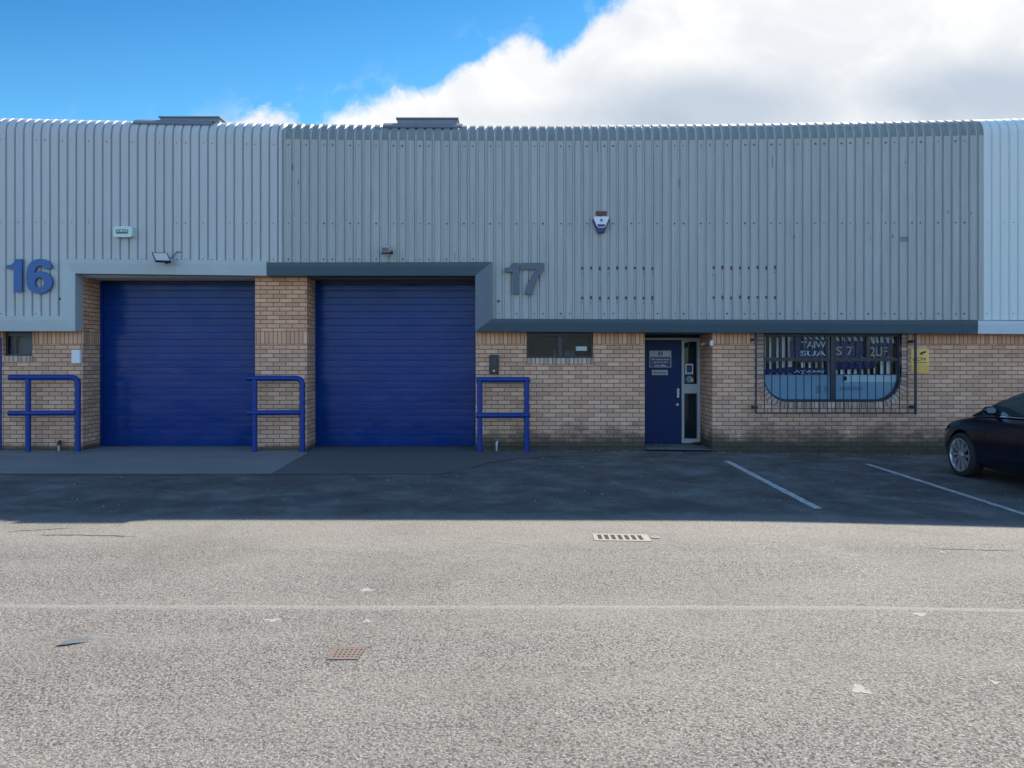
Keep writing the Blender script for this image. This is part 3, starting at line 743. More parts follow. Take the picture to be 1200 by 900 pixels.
# ------------------------------------------------------------------ entrance of unit 17
yD = .90
def DX(px): return PX(px,yD)
def DZ(py): return PZ(py,yD)
q = MB(); dz0, dz1 = .035, DZ(398.5)
q.box(dl+.035, DX(798), yD, yD+.045, dz0, dz1); dr_ = q.build('entrance_door', M['doorblue'], u17, bevel=.003); dr_['_w'] = u17['_w']
q = MB()
for z in (DZ(456.5), DZ(461.5)): q.tube([(DX(794.5),yD-.035,z),(DX(794.5),yD,z)], .022, 14)
q.box(DX(794.5)-.022,DX(794.5)+.022,yD-.012,yD-.001,DZ(466),DZ(455)); q.build('handle', M['steel'], dr_, bevel=.003)
q = MB(); q.tube([(DX(793.5),yD-.03,DZ(474)),(DX(793.5),yD,DZ(474))], .024, 14); q.build('lock', M['steel'], dr_)
q = MB(); q.box(dl+.002,dl+.033,yD-.02,yD+.06,.03,dz1); q.box(dl+.002,dr-.002,yD-.02,yD+.06,dz1+.004,dz1+.04)
q.box(dl+.002,dr-.002,yD-.01,yD+.05,dz1+.042,2.078, 1); q.build('door_frame', [M['frame_grey'],M['dark']], u17)
q = MB(); sx0, sx1 = DX(798.5), DX(820.5); t0 = .038
q.box(sx0,sx0+.05,yD-.03,yD+.05,.03,dz1); q.box(sx1-.06,sx1+.02,yD-.03,yD+.05,.03,dz1)
q.box(sx0+.05,sx1-.06,yD-.028,yD+.05,.03,.115); q.box(sx0+.05,sx1-.06,yD-.028,yD+.05,DZ(461),DZ(450)); q.box(sx0+.05,sx1-.06,yD-.028,yD+.05,dz1-.03,dz1)
sl = q.build('side_light', M['frame_grey'], u17, bevel=.003); sl['_w'] = u17['_w']
q = MB(); q.box(sx0+.05,sx1-.06,yD+.01,yD+.016,.115,DZ(461)); q.box(sx0+.05,sx1-.06,yD+.01,yD+.016,DZ(450),dz1-.03); q.build('glass', M['glass'], sl)
q = MB(); x = sx0+.055
while x < sx1-.075: q.box(x,x+.008,yD+.06,yD+.07,.1,dz1); x += .028
q.build('slatted_blind', simple('dark_slats', (.02,.05,.055), .7), sl)
q = MB(); q.box(dl,dr+.4,yD+.12,yD+.14,0,2.1); q.build('lobby', M['dark'], sl)
q = MB(); zb0, zb1 = DZ(438.5), DZ(426.5); xb0, xb1 = DX(803.2), DX(812.2)
q.box(xb0,xb1,yD+.001,yD+.006,zb0,zb1,0); q.box(xb0+.02,xb1-.02,yD-.003,yD,zb0+.035,zb1-.02,1); q.box(xb0+.03,xb1-.03,yD-.003,yD,zb0+.012,zb0+.022,1)
q.build('sticker', [M['white'],M['blueprint']], sl)
q = MB(); cx, cz = DX(808), DZ(444.5)
q.prism([(cx+.068*math.cos(R(20*k)), cz+.068*math.sin(R(20*k))) for k in range(18)], FRONT, yD, yD+.005, 0)
q.prism([(cx+.05+.028*math.cos(R(30*k)), cz-.012+.04*math.sin(R(30*k))) for k in range(12)], FRONT, yD-.004, yD-.001, 1)
q.build('round_sticker', [M['ltblue'],M['yellow2']], sl)
# notices on the door
nt = thing('notice_sign', 'white and blue visitor notice with warning symbol on the blue entrance door', 'sign', (DX(773),yD-.004,DZ(430)))
q = MB(); x0, x1, z0, z1 = DX(761), DX(786.5), DZ(430.5), DZ(411)
q.box(x0,x1,yD-.007,yD-.001,z0,z1); q.build('panel', simple('notice_white', (.40,.43,.45), .5), nt)
q = MB(); zm = DZ(418.2); q.box(x0+.012,x1-.012,yD-.0095,yD-.0075,z0+.012,zm,0)
cx, cz = (x0+x1)/2, (zm+z1)/2
q.prism([(cx+.045*math.cos(R(20*k)), cz+.042*math.sin(R(20*k))) for k in range(18)], FRONT, yD-.010, yD-.0075, 0)
text_mb(q, 'i', cx, cz, .014, .055, yD-.011, 1)
for i, tx in enumerate(('All visitors must', 'report to the', 'main office')):
    wv = (.34,.27,.22)[i]; text_mb(q, tx, cx, zm-.045-i*.058, wv, .036, yD-.011, 1, .0008)
q.build('lettering', [M['blueprint'], M['white']], nt)
nt = thing('notice_sign', 'small white plaque reading Entrance below the visitor notice', 'sign', (DX(773),yD-.004,DZ(438)))
q = MB(); x0, x1, z0, z1 = DX(763.8), DX(782.5), DZ(439.5), DZ(433.5)
q.box(x0,x1,yD-.007,yD-.001,z0,z1); q.build('panel', simple('plaque_white', (.36,.39,.41), .5), nt)
q = MB(); text_mb(q, 'Entrance', (x0+x1)/2, (z0+z1)/2, .23, .048, yD-.009, 0, .0008); q.build('lettering', M['frame_dark'], nt)

# entrance spotlight on the reveal
yL = .12; lx, lz = PX(832,yL), PZ(402.5,yL)
sp_ = thing('spotlight', 'small white spotlight on the brick reveal beside the entrance door', 'lamp', (dr,yL,lz))
q = MB(); q.tube([(dr-.01,yL+.1,lz),(dr-.10,yL+.06,lz+.0)], .012, 8); q.build('arm', M['steel'], sp_)
q = MB(); hx = PX(833.3,-.02)
q.tube([(hx,-.05,lz-.045),(hx,-.05,lz-.0),(hx,-.05,lz+.05)], .034, 12); q.build('lamp_head', M['white'], sp_, smooth=True, bevel=.006)
q = MB(); q.tube([(hx,-.05,lz),(dr-.06,.05,lz-.01),(dr-.10,.16,lz-.01)], .014, 8); q.build('bracket', M['steel'], sp_)
q = MB(); q.tube([(PX(822.5,.3),.30,lz-.015),(PX(826,.2),.18,lz-.005)], .022, 10); q.build('sensor', M['white'], sp_, smooth=True)

# ------------------------------------------------------------------ left door of unit 16 (edge visible)
q = MB(); q.box(dx16a+.05,dx16b-.05,.04,.09,.03,1.95); dd = q.build('entrance_door', M['doorblue'], u16, bevel=.003); dd['_w'] = u16['_w']
q = MB(); q.tube([(dx16b-.14,.0,1.0),(dx16b-.14,.04,1.0)], .02, 10); q.build('handle', M['steel'], dd)
q = MB(); q.box(dx16a+.002,dx16a+.048,-.02,.12,.0,2.0); q.box(dx16b-.048,dx16b-.002,-.02,.12,.0,2.0); q.box(dx16a+.048,dx16b-.048,-.02,.12,1.955,2.0)
q.build('door_frame', M['rail'], u16)

# ------------------------------------------------------------------ roof ventilators
def vent(pxa, pxb, pya, pyb, fxa, fxb, fy, label):
    yv = -.02; r = thing('roof_ventilator', label, 'roof ventilator', (PX((pxa+pxb)/2,yv),yv,5.8), 'roof ventilators along the eaves')
    zt_ = PZ(pya,yv); zb_ = PZ(pyb,yv)
    q = MB(); q.box(PX(pxa,yv),PX(pxb,yv),yv,yv+.75,zb_-.02,zt_); 
    q.build('box', M['flash'], r, bevel=.008)
    q = MB(); q.box(PX(pxa,yv)-.02,PX(pxb,yv)+.02,yv-.03,yv+.78,zt_-.018,zt_+.006); q.build('lid', M['flash'], r, bevel=.004)
    q = MB(); rows = []
    for x in (PX(fxa,-.05), PX((fxa+fxb)/2,-.05), PX(fxb,-.05)):
        rr = []
        for off, ang in ((.004,40),(.03,40.5),(.03,50),(.03,60),(.03,70),(.03,83)):
            dy, z, ny, nz = profile_y(ZC+RC*R(ang)); rr.append((x, -.2+dy+ny*off, z+nz*off+sag(x)))
        rr.append((x, rr[-1][1]+.7, rr[-1][2]+.09)); rows.append(rr)
    q.grid(rows)
    q.build('flashing', M['flash'], r)
    return r
vent(187.5,257,137,143.5,158,250,147.5,'low grey roof ventilator above the eaves of unit 16')
vent(465.5,536,138.5,144.5,449.5,541,148.5,'low grey roof ventilator above the eaves over the unit 17 shutter')

# ------------------------------------------------------------------ house numbers
def number(label, glyphs, mat, pmin, pmax, holes=()):
    y0, y1 = -.262, -.222
    r = thing('number_sign', label, 'number sign', (PX((pmin[0]+pmax[0])/2,y0),-.2,PZ(pmax[1],y0)))
    for gph in glyphs:
        q = MB(); q.prism([(PX(a,y0),PZ(c,y0)) for a,c in gph[0]], FRONT, y0, y1, 0, [[(PX(a,y0),PZ(c,y0)) for a,c in h] for h in gph[1]])
        for a, c in gph[2]: q.tube([(PX(a,y0),y1,PZ(c,y0)),(PX(a,y0),-.17,PZ(c,y0))], .012, 6)
        q.build('numeral', mat, r)
one16 = [(15.8,342),(25.4,342),(25.4,303.5),(18,303.5),(16.2,307.5),(13,310),(7,311),(7,314.8),(15.8,314.8)]
def ell(cx,cy,rx,ry,a0,a1,n): return [(cx+rx*math.cos(R(a0+(a1-a0)*k/n)), cy-ry*math.sin(R(a0+(a1-a0)*k/n))) for k in range(n+1)]
six_o = ell(45.8,331,15.6,12.8,-90,62,12)[:] + [(50.2,318.4),(46.5,317.2),(42.8,318.6),(41.2,321.5)][:0]
six = ell(45.8,330.8,15.4,12.8,-90,95,16) + [(42.5,319.5),(40.9,322.4),(40.8,318.6)] + ell(46.3,315.4,5.2,4.6,170,10,6) + [(60.6,314.6),(59,309)] + ell(46,316,15,12.6,38,100,5) + ell(44,322,13.5,18.5,112,180,8) + ell(45.8,328,15.4,15.6,182,262,8)
# cleaner six: outline
six = [(45.5,343.8)]+ell(46,330.6,15.2,13.2,-80,80,14)+[(45.6,317.6),(42.0,318.8),(40.4,320.8),(40.8,316.4),(42.8,312.8),(46.2,311.4),(49.4,312.2),(51.0,315.2),(60.6,314.2),(59.4,309.6),(56.0,305.8),(51.6,303.8),(46.4,303.2),(40.6,304.2),(35.6,307.4),(32.2,312.6),(30.8,319.4),(30.6,327),(31.4,333.6),(33.6,338.8),(37.4,342.2),(41.2,343.6)]
hole6 = ell(46,331.2,5.4,6.2,0,337.5,15)
number('blue number 16 fixed to the pale grey cladding', [(one16,[],[(20,308),(20,338)]),(six,[hole6],[(36,325),(56,325)])], M['num16'], (7,303), (62,344))
one17 = [(600.5,344.5),(608.3,344.5),(608.3,308),(600.8,308),(598.8,311.8),(596,313.5),(590.5,314.2),(590.5,319),(600.5,319)]
sev = [(610.5,308),(637.6,308),(637.6,314.8),(631.5,324),(627,333),(623.6,344.8),(614.6,344.8),(617.6,334),(622,325),(627.8,315.6),(610.5,315.6)]
number('slate grey number 17 fixed to the weathered grey cladding', [(one17,[],[(604,312),(604,340)]),(sev,[],[(633,311),(620,340)])], M['num17'], (590,307), (638,345))

# ------------------------------------------------------------------ alarm boxes
yA = -.21
al = thing('alarm_box', 'shield shaped white alarm box with blue base high on unit 17', 'alarm box', (PX(704.5,yA),yA,PZ(273,yA)))
S_ = lambda pts: [(PX(a,-.28),PZ(c,-.28)) for a,c in pts]
q = MB(); q.prism(S_([(695,256),(714,256),(714.2,258),(708.4,272.5),(700.8,272.5),(694.6,258)]), FRONT, -.27, yA+.01, 0); q.build('backplate', M['blueprint'], al, bevel=.006)
q = MB(); q.prism(S_([(696,254),(713,254),(713.4,256),(710,264.5),(708,267),(701,267),(699,264.5),(695.4,256)]), FRONT, -.30, -.27, 0); q.build('cover', M['white'], al, bevel=.008)
q = MB(); q.prism(S_([(699.6,263),(709.3,263),(708.3,265.6),(707.4,266),(701.5,266),(700.7,265.6)]), FRONT, -.3035, -.3015, 0)
q.prism(S_([(703.2,260),(703.4,257.6),(704.5,256.2),(705.7,257.6),(706.1,260),(705.1,260),(704.6,258.6),(704.2,260)]), FRONT, -.3035, -.3015, 0)
q.build('emblem', M['blueprint'], al)
q = MB(); q.box(PX(698,-.2),PX(711,-.2),-.206,-.2,PZ(252.8,-.2),PZ(247.5,-.2)); q.build('stain_plate', M['rust'], al)
al = thing('alarm_box', 'rounded pale alarm box with green lettering on unit 16', 'alarm box', (PX(144,yA),yA,PZ(278,yA)))
q = MB(); q.prism(rrect(PX(133,-.28),PX(155.3,-.28),PZ(278,-.28),PZ(265.3,-.28),.045), FRONT, -.30, yA+.012, 0); q.build('cover', simple('pale_mint', (.50,.60,.58), .45), al, bevel=.012)
q = MB(); text_mb(q, "KE'ZN", PX(143,-.3), PZ(270.2,-.3), .21, .05, -.302, 0); q.build('lettering', M['green'], al)
q = MB(); q.box(PX(136,-.3),PX(150,-.3),-.3035,-.3005,PZ(273.8,-.3),PZ(272,-.3)); q.build('underline', M['green'], al)

# ------------------------------------------------------------------ floodlights
def rotpt(c, p, rx, rz):
    v = Matrix.Rotation(rz,3,'Z') @ Matrix.Rotation(rx,3,'X') @ Vector(p); return (c[0]+v.x, c[1]+v.y, c[2]+v.z)
yF = -.46
fl = thing('floodlight', 'slim black floodlight with pale glass angled over the unit 16 shutter', 'floodlight', (PX(191,-.26),-.26,PZ(306,-.26)))
c = (PX(189,yF), yF, PZ(301,yF))
def fbox(mb, c, x0,x1,y0,y1,z0,z1, rx, rz, m=0, sh=0):
    q = MB(); q.box(x0,x1,y0,y1,z0,z1,m)
    mb_b = len(mb.v); mb.v += [rotpt(c, (x-sh*z, y, z), rx, rz) for x,y,z in q.v]; mb.f += [[mb_b+i for i in f] for f in q.f]; mb.m += q.m; mb.u += q.u
ax, az = R(-38), R(14)
q = MB(); fbox(q, c, -.125,.125,.0,.035,-.105,.105, ax, az, 0, .42); q.build('housing', M['black'], fl, bevel=.006)
q = MB(); fbox(q, c, -.108,.108,-.004,-.001,-.085,.085, ax, az, 0, .42); q.build('lens', M['lampglass'], fl)
q = MB(); q.tube([(c[0]+.10,yF+.04,c[2]-.06),(c[0]+.03,-.36,c[2]-.10),(c[0]+.02,-.262,c[2]-.08)], .012, 6); q.build('bracket', M['black'], fl)
q = MB(); q.tube([(c[0]+.12,-.40,c[2]-.02),(c[0]+.14,-.30,c[2]+.03),(c[0]+.13,-.23,c[2]+.08),(c[0]+.16,-.212,c[2]+.125),(c[0]+.22,-.208,c[2]+.115)], .007, 6); q.build('cable', M['black'], fl)
yF = -.36
fl = thing('floodlight', 'small grey floodlight with sensor above the unit 17 shutter', 'floodlight', (PX(453,-.22),-.22,PZ(298,-.22)))
c = (PX(452,yF), yF, PZ(292.5,yF))
q = MB(); fbox(q, c, -.075,.075,-.03,.08,-.05,.055, R(12), R(-6), 0); q.build('housing', M['steel'], fl, bevel=.01)
q = MB(); fbox(q, c, -.062,.062,-.034,-.031,-.035,.04, R(12), R(-6), 0); q.build('lens', simple('dull_lens',(.12,.13,.14),.3), fl)
q = MB(); fbox(q, c, -.08,.075,-.035,.07,-.075,-.052, R(12), R(-6), 0); q.build('hood', M['black'], fl, bevel=.004)
q = MB(); q.tube([(c[0]+.085,yF,c[2]-.05),(c[0]+.12,yF-.01,c[2]-.055)], .026, 10); q.build('sensor', M['black'], fl, smooth=True)
q = MB(); q.tube([(c[0],yF+.06,c[2]),(c[0],-.2,c[2]-.02)], .018, 8); q.build('bracket', M['steel'], fl)

# ------------------------------------------------------------------ wall boxes and sign
bx = thing('key_safe', 'narrow black intercom box on brick beside the unit 17 shutter', 'intercom', (PX(579),0,PZ(438)))
q = MB(); q.box(PX(573.5),PX(584.5),-.06,-.001,PZ(438),PZ(416)); q.build('housing', M['black'], bx, bevel=.01)
q = MB(); q.box(PX(576),PX(582),-.064,-.0605,PZ(429),PZ(419)); q.build('cover', M['frame_dark'], bx, bevel=.002)
q = MB(); q.tube([(PX(579),-.068,PZ(434.5)),(PX(579),-.058,PZ(434.5))], .018, 10); q.build('button', M['steel'], bx)
bx = thing('meter_box', 'small blank white box on the brick corner of unit 16', 'box', (PX(91),0,PZ(426)))
q = MB(); q.box(PX(85.5),PX(96),-.05,-.001,PZ(426),PZ(410)); q.build('housing', M['white'], bx, bevel=.006)
q = MB(); q.box(PX(86.3),PX(95.2),-.056,-.051,PZ(425.2),PZ(410.8)); q.build('lid', M['white'], bx, bevel=.002)
bx = thing('sensor_box', 'tiny white junction box by the top left of the window grille', 'junction box', (PX(882.5),0,PZ(401)))
q = MB(); q.box(PX(881),PX(884.3),-.04,-.001,PZ(401),PZ(397)); q.build('housing', M['white'], bx, bevel=.004)
q = MB(); q.tube([(PX(882.5),-.01,PZ(397)),(PX(882.5),-.01,2.1)], .005, 6); q.build('cable', M['white'], bx)
sg = thing('warning_sign', 'yellow camera surveillance sign on brick behind the grille post', 'sign', (PX(1079),-.01,PZ(437)))
x0, x1, z0, z1 = PX(1067.5), PX(1088.3), PZ(437.3), PZ(409)
q = MB(); q.box(x0,x1,-.01,-.002,z0,z1,0); q.box(x0,x1,-.0125,-.0105,z0,PZ(427.5),1); q.build('panel', [M['yellow'],M['yellow2']], sg)
q = MB(); text_mb(q, 'CCTV', PX(1077.2), PZ(421), .235, .062, -.0122, 0)
cx, cz = PX(1081.5), PZ(413.3)
rp = lambda pts: [(cx+(a*math.cos(R(18))-c_*math.sin(R(18))), cz+(a*math.sin(R(18))+c_*math.cos(R(18)))) for a,c_ in pts]
q.prism(rp([(-.05,-.014),(.05,-.014),(.05,.018),(-.05,.018)]), FRONT, -.0135, -.0105, 0); q.prism(rp([(-.065,-.02),(-.052,-.02),(-.052,.006),(-.065,.006)]), FRONT, -.0135, -.0105, 0)
q.prism(rp([(-.02,-.014),(-.005,-.014),(-.01,-.034),(-.045,-.034),(-.045,-.026),(-.02,-.026)]), FRONT, -.0135, -.0105, 0)
q.box(PX(1070),PX(1086),-.0135,-.0105,PZ(425.4),PZ(424.6))
q.build('lettering', M['black'], sg)

# low pipe stubs at the foot of the wall
for px, label, capm in ((70,'short grey pipe with black cap at the foot of the unit 16 wall','black'),(583,'short galvanised pipe stub behind the railing right of the unit 17 shutter','steel')):
    yP = -.08; p = thing('pipe_stub', label, 'pipe', (PX(px,yP),yP,0))
    q = MB(); q.tube([(PX(px-1,yP),yP,-.05),(PX(px-1,yP),yP,.12)], .02, 10); q.build('pipe', M['steel'], p, smooth=True)
    q = MB(); q.tube([(PX(px-1,yP),yP,.10),(PX(px-1,yP),yP,.15),(PX(px,yP)+.0,yP+.03,.165)], .032 if capm == 'black' else .024, 10); q.build('cap', M[capm], p, smooth=True)

# ------------------------------------------------------------------ blue tubular barriers
def bend(p0, c, p1, r=.09, n=6):
    a, c_, b_ = Vector(p0), Vector(c), Vector(p1); u = (a-c_).normalized(); v = (b_-c_).normalized()
    o = c_+u*r+v*r; out = []
    for k in range(n+1):
        t = R(90*k/n); out.append(tuple(o-v*r*math.cos(t)-u*r*math.sin(t)))
    return out
def barrier(label, pxa, pxb, rail0, rail1, ytop, ymid, yB, curve):
    r = thing('barrier_rail', label, 'barrier', (PX((pxa+pxb)/2,yB),yB,0), 'blue tubular barriers')
    rad = .048; zt_, zm_ = PZ(ytop,yB), PZ(ymid,yB); xa_, xb_ = PX(pxa,yB), PX(pxb,yB)
    q = MB(); q.tube([(xa_,yB,-.1),(xa_,yB,zt_-.02)], rad*.95, 16); q.build('post', M['rail'], r, smooth=True)
    if curve:
        q = MB(); path = [(PX(rail0,yB),yB,zt_)]+[(xb_-.22,yB,zt_)]+bend((xb_-1,yB,zt_),(xb_,yB,zt_),(xb_,yB,zt_-1),.11)+[(xb_,yB,.6),(xb_,yB,-.1)]
        q.tube(path, rad, 16); q.build('bent_rail', M['rail'], r, smooth=True)
    else:
        q = MB(); q.tube([(xb_,yB,-.1),(xb_,yB,zt_-.02)], rad*.95, 16); q.build('post', M['rail'], r, smooth=True)
        q = MB(); q.tube([(PX(rail0,yB),yB,zt_),(PX(rail1,yB),yB,zt_)], rad, 16); q.build('top_rail', M['rail'], r, smooth=True, bevel=.01)
    q = MB(); q.tube([(PX(rail0,yB),yB-.012,zm_),(PX(rail1-(0 if not curve else 6),yB),yB-.012,zm_+ (.006))], rad*.94, 16); q.build('middle_rail', M['rail'], r, smooth=True)
barrier('blue tubular barrier under the white box left of the unit 16 shutter', 33, 91.2, 11, 95, 442.3, 484.3, -.24, True)
barrier('blue tubular barrier in front of the brick pier between the two shutters', 298.5, 354.2, 290, 358, 443.3, 483.8, -.24, True)
barrier('blue tubular barrier below the black intercom right of the unit 17 shutter', 562.3, 617.2, 558.2, 620.8, 445, 487, -.24, False)

# ------------------------------------------------------------------ gully grate and cover
def grate(label, pts, slots, mat, frame, name):
    P4 = [G(*p) for p in pts]        # TL TR BR BL on the ground
    cx = sum(p[0] for p in P4)/4; cy = sum(p[1] for p in P4)/4
    r = thing(name, label, 'drain cover', (cx,cy,gz(cx)))
    def bl(u, v): 
        a = Vector(P4[0]).lerp(Vector(P4[1]), u); b_ = Vector(P4[3]).lerp(Vector(P4[2]), u); return a.lerp(b_, v)
    q = MB(); z = gz(cx)
    q.face([(*bl(u,v), z+.003) for u,v in ((.0,.0),(1,0),(1,1),(0,1))]); q.build('void', M['hole'], r)
    q = MB()
    def slab(u0,u1,v0,v1,h=.005,m=0):
        b0 = [bl(u,v) for u,v in ((u0,v0),(u1,v0),(u1,v1),(u0,v1))]
        q.face([(*p, z+h) for p in b0], m)
        for i in range(4):
            p, s = b0[i], b0[(i+1) % 4]; q.face([(*p,z),(*s,z),(*s,z+h),(*p,z+h)], m)
    e = frame
    slab(-.02,1.02,-.03,e); slab(-.02,1.02,1-e,1.03); slab(-.02,e*.45,e,1-e); slab(1-e*.45,1.02,e,1-e)
    slots(slab, e)
    q.build('grating', mat, r, bevel=.0015); return r
def s1(slab, e):
    n = 7; w = (1-.9*e)/n
    for k in range(n): slab(.45*e+w*k+w*.60, .45*e+w*(k+1)+(.0 if k < n-1 else .0), e, 1-e, .005)
grate('pale worn gully grate with dark slots just beyond the shadow edge', [(695,626),(757,627),(763,634.5),(698,633.5)], s1, simple('pale_iron', (.20,.185,.16), .8, var=.2, vs=20), .14, 'gully_grate')
def s2(slab, e):
    for k in range(6):
        u = .45*e+(1-.9*e)*k/6; w = (1-.9*e)/6
        slab(u, u+w*.5, e, 1-e, .005)
        for j in range(4): slab(u+w*.5, u+w, e+(1-2*e)*j/4, e+(1-2*e)*(j+.6)/4, .0045)
cv = grate('small rusty slotted iron drain cover in the foreground tarmac', [(392,758.5),(429,758.5),(419,773),(384,773)], s2, M['rustiron'], .12, 'drain_cover')
ring = thing('stopcock_cover', 'tiny round pale valve cover beside the gully grate', 'valve cover', (*G(768,630),gz(1.3)))
gx, gy = G(768,630)
q = MB(); q.prism([(gx+.04*math.cos(R(30*k)), gy+.04*math.sin(R(30*k))) for k in range(12)], lambda u,v,d: (u,v,gz(gx)+d), .0, .007, 0, [[(gx+.022*math.cos(R(30*k)), gy+.022*math.sin(R(30*k))) for k in range(12)]]); q.build('ring', M['gum'], ring)
q = MB(); q.prism([(gx+.021*math.cos(R(30*k)), gy+.021*math.sin(R(30*k))) for k in range(12)], lambda u,v,d: (u,v,gz(gx)+d), .0, .004, 0); q.build('lid', M['iron'], ring)

# flattened pale scraps and droppings on the tarmac
spots = [(430,691.5,.055,.022,'torn pale scrap on the tarmac beyond the seam, left of centre'),(319,727,.06,.02,'thin pale streak on the tarmac nearest the left of the seam'),
 (430,728,.03,.018,'small pale spot just in front of the seam above the rusty cover'),(1078,719,.05,.022,'oval pale spot on the road seam at right'),
 (1008,808,.05,.032,'ragged white splash in the right foreground tarmac'),(1166,798.5,.028,.014,'small white scrap near the right edge foreground'),
 (1105,644,.035,.016,'small white scrap just beyond the shadow edge at right'),(552,712,.014,.012,'tiny pale fleck on the seam near the centre'),(900,651,.014,.01,'tiny pale fleck beyond the seam at centre right'),(119,697,.012,.012,'tiny pale fleck in the left middle tarmac')]
for px, py, rx, ry, lab in spots:
    x, y = G(px,py); q = MB(); n = 26; ph = random.random()*6
    poly = [(x+rx*math.cos(2*math.pi*k/n)*(rad := .72+.28*math.sin(3*2*math.pi*k/n+ph)+random.uniform(-.2,.2)), y+ry*2*math.sin(2*math.pi*k/n)*rad) for k in range(n)]
    q.prism(poly, lambda u,v,d: (u,v,gz(u)+d), 0, .0015, 0)
    o = q.build('pale_scrap', M['gum']); tag(o, lab, 'litter')
x, y = G(86,754); q = MB()
lf = [(-.07,-.05),(-.02,-.035),(.04,.0),(.09,.045),(.02,.03),(-.045,.0)]
q.grid([[(x+a,y+c,gz(x)+.008+.012*abs(a)) for a,c in lf[:3]]+[(x+.09,y+.045,.014)], [(x-.07,y-.05,.004),(x-.045,y,.018),(x+.02,y+.03,.022),(x+.09,y+.045,.014)]])
o = q.build('leaf', M['leaf']); tag(o, 'curled dark grey leaf lying on the left foreground tarmac', 'leaf')

# grit, moss and leaf litter along the foot of the wall: uncountable
q = MB()
def blob(x, y, z, r, m):
    n = 5; a0 = random.random()*6; top = (x,y,z+r*random.uniform(.5,.9))
    ringp = [(x+r*math.cos(a0+2*math.pi*k/n)*random.uniform(.6,1.2), y+r*math.sin(a0+2*math.pi*k/n)*random.uniform(.6,1.2), z-.002) for k in range(n)]
    for k in range(n): q.face([ringp[k], ringp[(k+1) % n], top], m)
for _ in range(1500):
    t = random.random(); x = random.choice((random.uniform(-.6,2.3), random.uniform(3.6,9), random.uniform(3.6,9), random.uniform(-9,-7.6)))
    y = -abs(random.gauss(0,.10))-.005; blob(x, y, gz(x), random.uniform(.004,.016), random.choice((0,1,1,1)))
for _ in range(240):
    x = random.uniform(2.4,3.5); y = random.uniform(.0,.85); blob(x, y, .03, random.uniform(.004,.012), random.choice((0,1,1)))
for _ in range(60): x = 3.5+random.gauss(0,.05); blob(x, .8+random.gauss(0,.05), .04, random.uniform(.01,.03), 1)
for _ in range(420):
    x = random.uniform(-9,9); y = -random.uniform(.2,5.2); blob(x, y, gz(x)+.004, random.uniform(.004,.012), random.choice((0,0,1)))
tag(q.build('grit', [M['stone'], M['moss']], weld=False), kind='stuff')

# ------------------------------------------------------------------ parked car, nose to the wall (local: +y forward, x right)
def interp(tab, t):
    for (a, va), (b_, vb) in zip(tab, tab[1:]):
        if t <= b_:
            k = (t-a)/(b_-a); k = max(0, min(1, k)); return va+(vb-va)*(k*k*(3-2*k)*.4+k*.6)
    return tab[-1][1]
CARX, CARN = 7.31, -1.66            # centre x and y of nose
car = thing('parked_car', 'dark navy hatchback with silver alloy wheels parked nose to the wall', 'car', (CARX, CARN-2.17, gz(CARX)), world=False)
tw = [(0,.40),(.03,.51),(.08,.61),(.16,.695),(.3,.785),(.5,.855),(.8,.885),(1.3,.895),(3.4,.895),(3.9,.86),(4.2,.80),(4.3,.72),(4.35,.6)]
tt = [(0,.56),(.03,.61),(.08,.655),(.16,.695),(.3,.74),(.5,.785),(.8,.845),(1.1,.90),(1.6,.925),(2.6,.945),(3.6,.985),(4.1,.985),(4.28,.93),(4.35,.82)]
tb = [(0,.34),(.05,.24),(.2,.19),(.6,.18),(3.8,.19),(4.2,.24),(4.35,.36)]
def ycar(t): return 2.17-t
st = [0,.015,.03,.055,.08,.12,.16,.22,.3,.4,.5,.62,.74,.86,.98,1.1,1.25,1.45,1.7,2.0,2.3,2.6,2.9,3.15,3.35,3.5,3.62,3.74,3.86,3.98,4.1,4.2,4.28,4.33,4.35]
rows = []
for t in st:
    w_, zt_, zb_ = interp(tw,t), interp(tt,t), interp(tb,t); hgt = zt_-zb_
    half = [(0,zb_),(w_*.70,zb_),(w_*.90,zb_+.015),(w_*.965,zb_+.08),(w_*.985,zb_+.3*hgt),(w_,zb_+.52*hgt),(w_*.992,zb_+.70*hgt),(w_*.975,zb_+.80*hgt),(w_*.95,zb_+.90*hgt),(w_*.915,zb_+.965*hgt),(w_*.86,zt_),(w_*.6,zt_+.022),(0,zt_+.035)]
    rows.append([(x,ycar(t),z) for x,z in half]+[(-x,ycar(t),z) for x,z in reversed(half[1:-1])])
q = MB(); q.grid(rows, 0, True, True); body = q.build('body', M['carpaint'], car, smooth=True, angle=60)
axles = (.86, 3.49); WR = .318
cut = MB()
for t in axles:
    for sx in (-1, 1):
        cut.grid([[(x, ycar(t)+(WR+.045)*math.cos(a), WR+(WR+.045)*math.sin(a)) for a in (2*math.pi*k/32 for k in range(32))] for x in sorted((sx*.60, sx*1.2))], 0, True, True)
co = cut.build('cutter', M['tyre'])
bo = body.modifiers.new('b', 'BOOLEAN'); bo.object = co; bo.operation = 'DIFFERENCE'; bo.solver = 'EXACT'
co.location = car.location
dg = bpy.context.evaluated_depsgraph_get(); dg.update()
nm = bpy.data.meshes.new_from_object(body.evaluated_get(dg)); body.modifiers.clear(); body.data = nm
bpy.data.objects.remove(co)
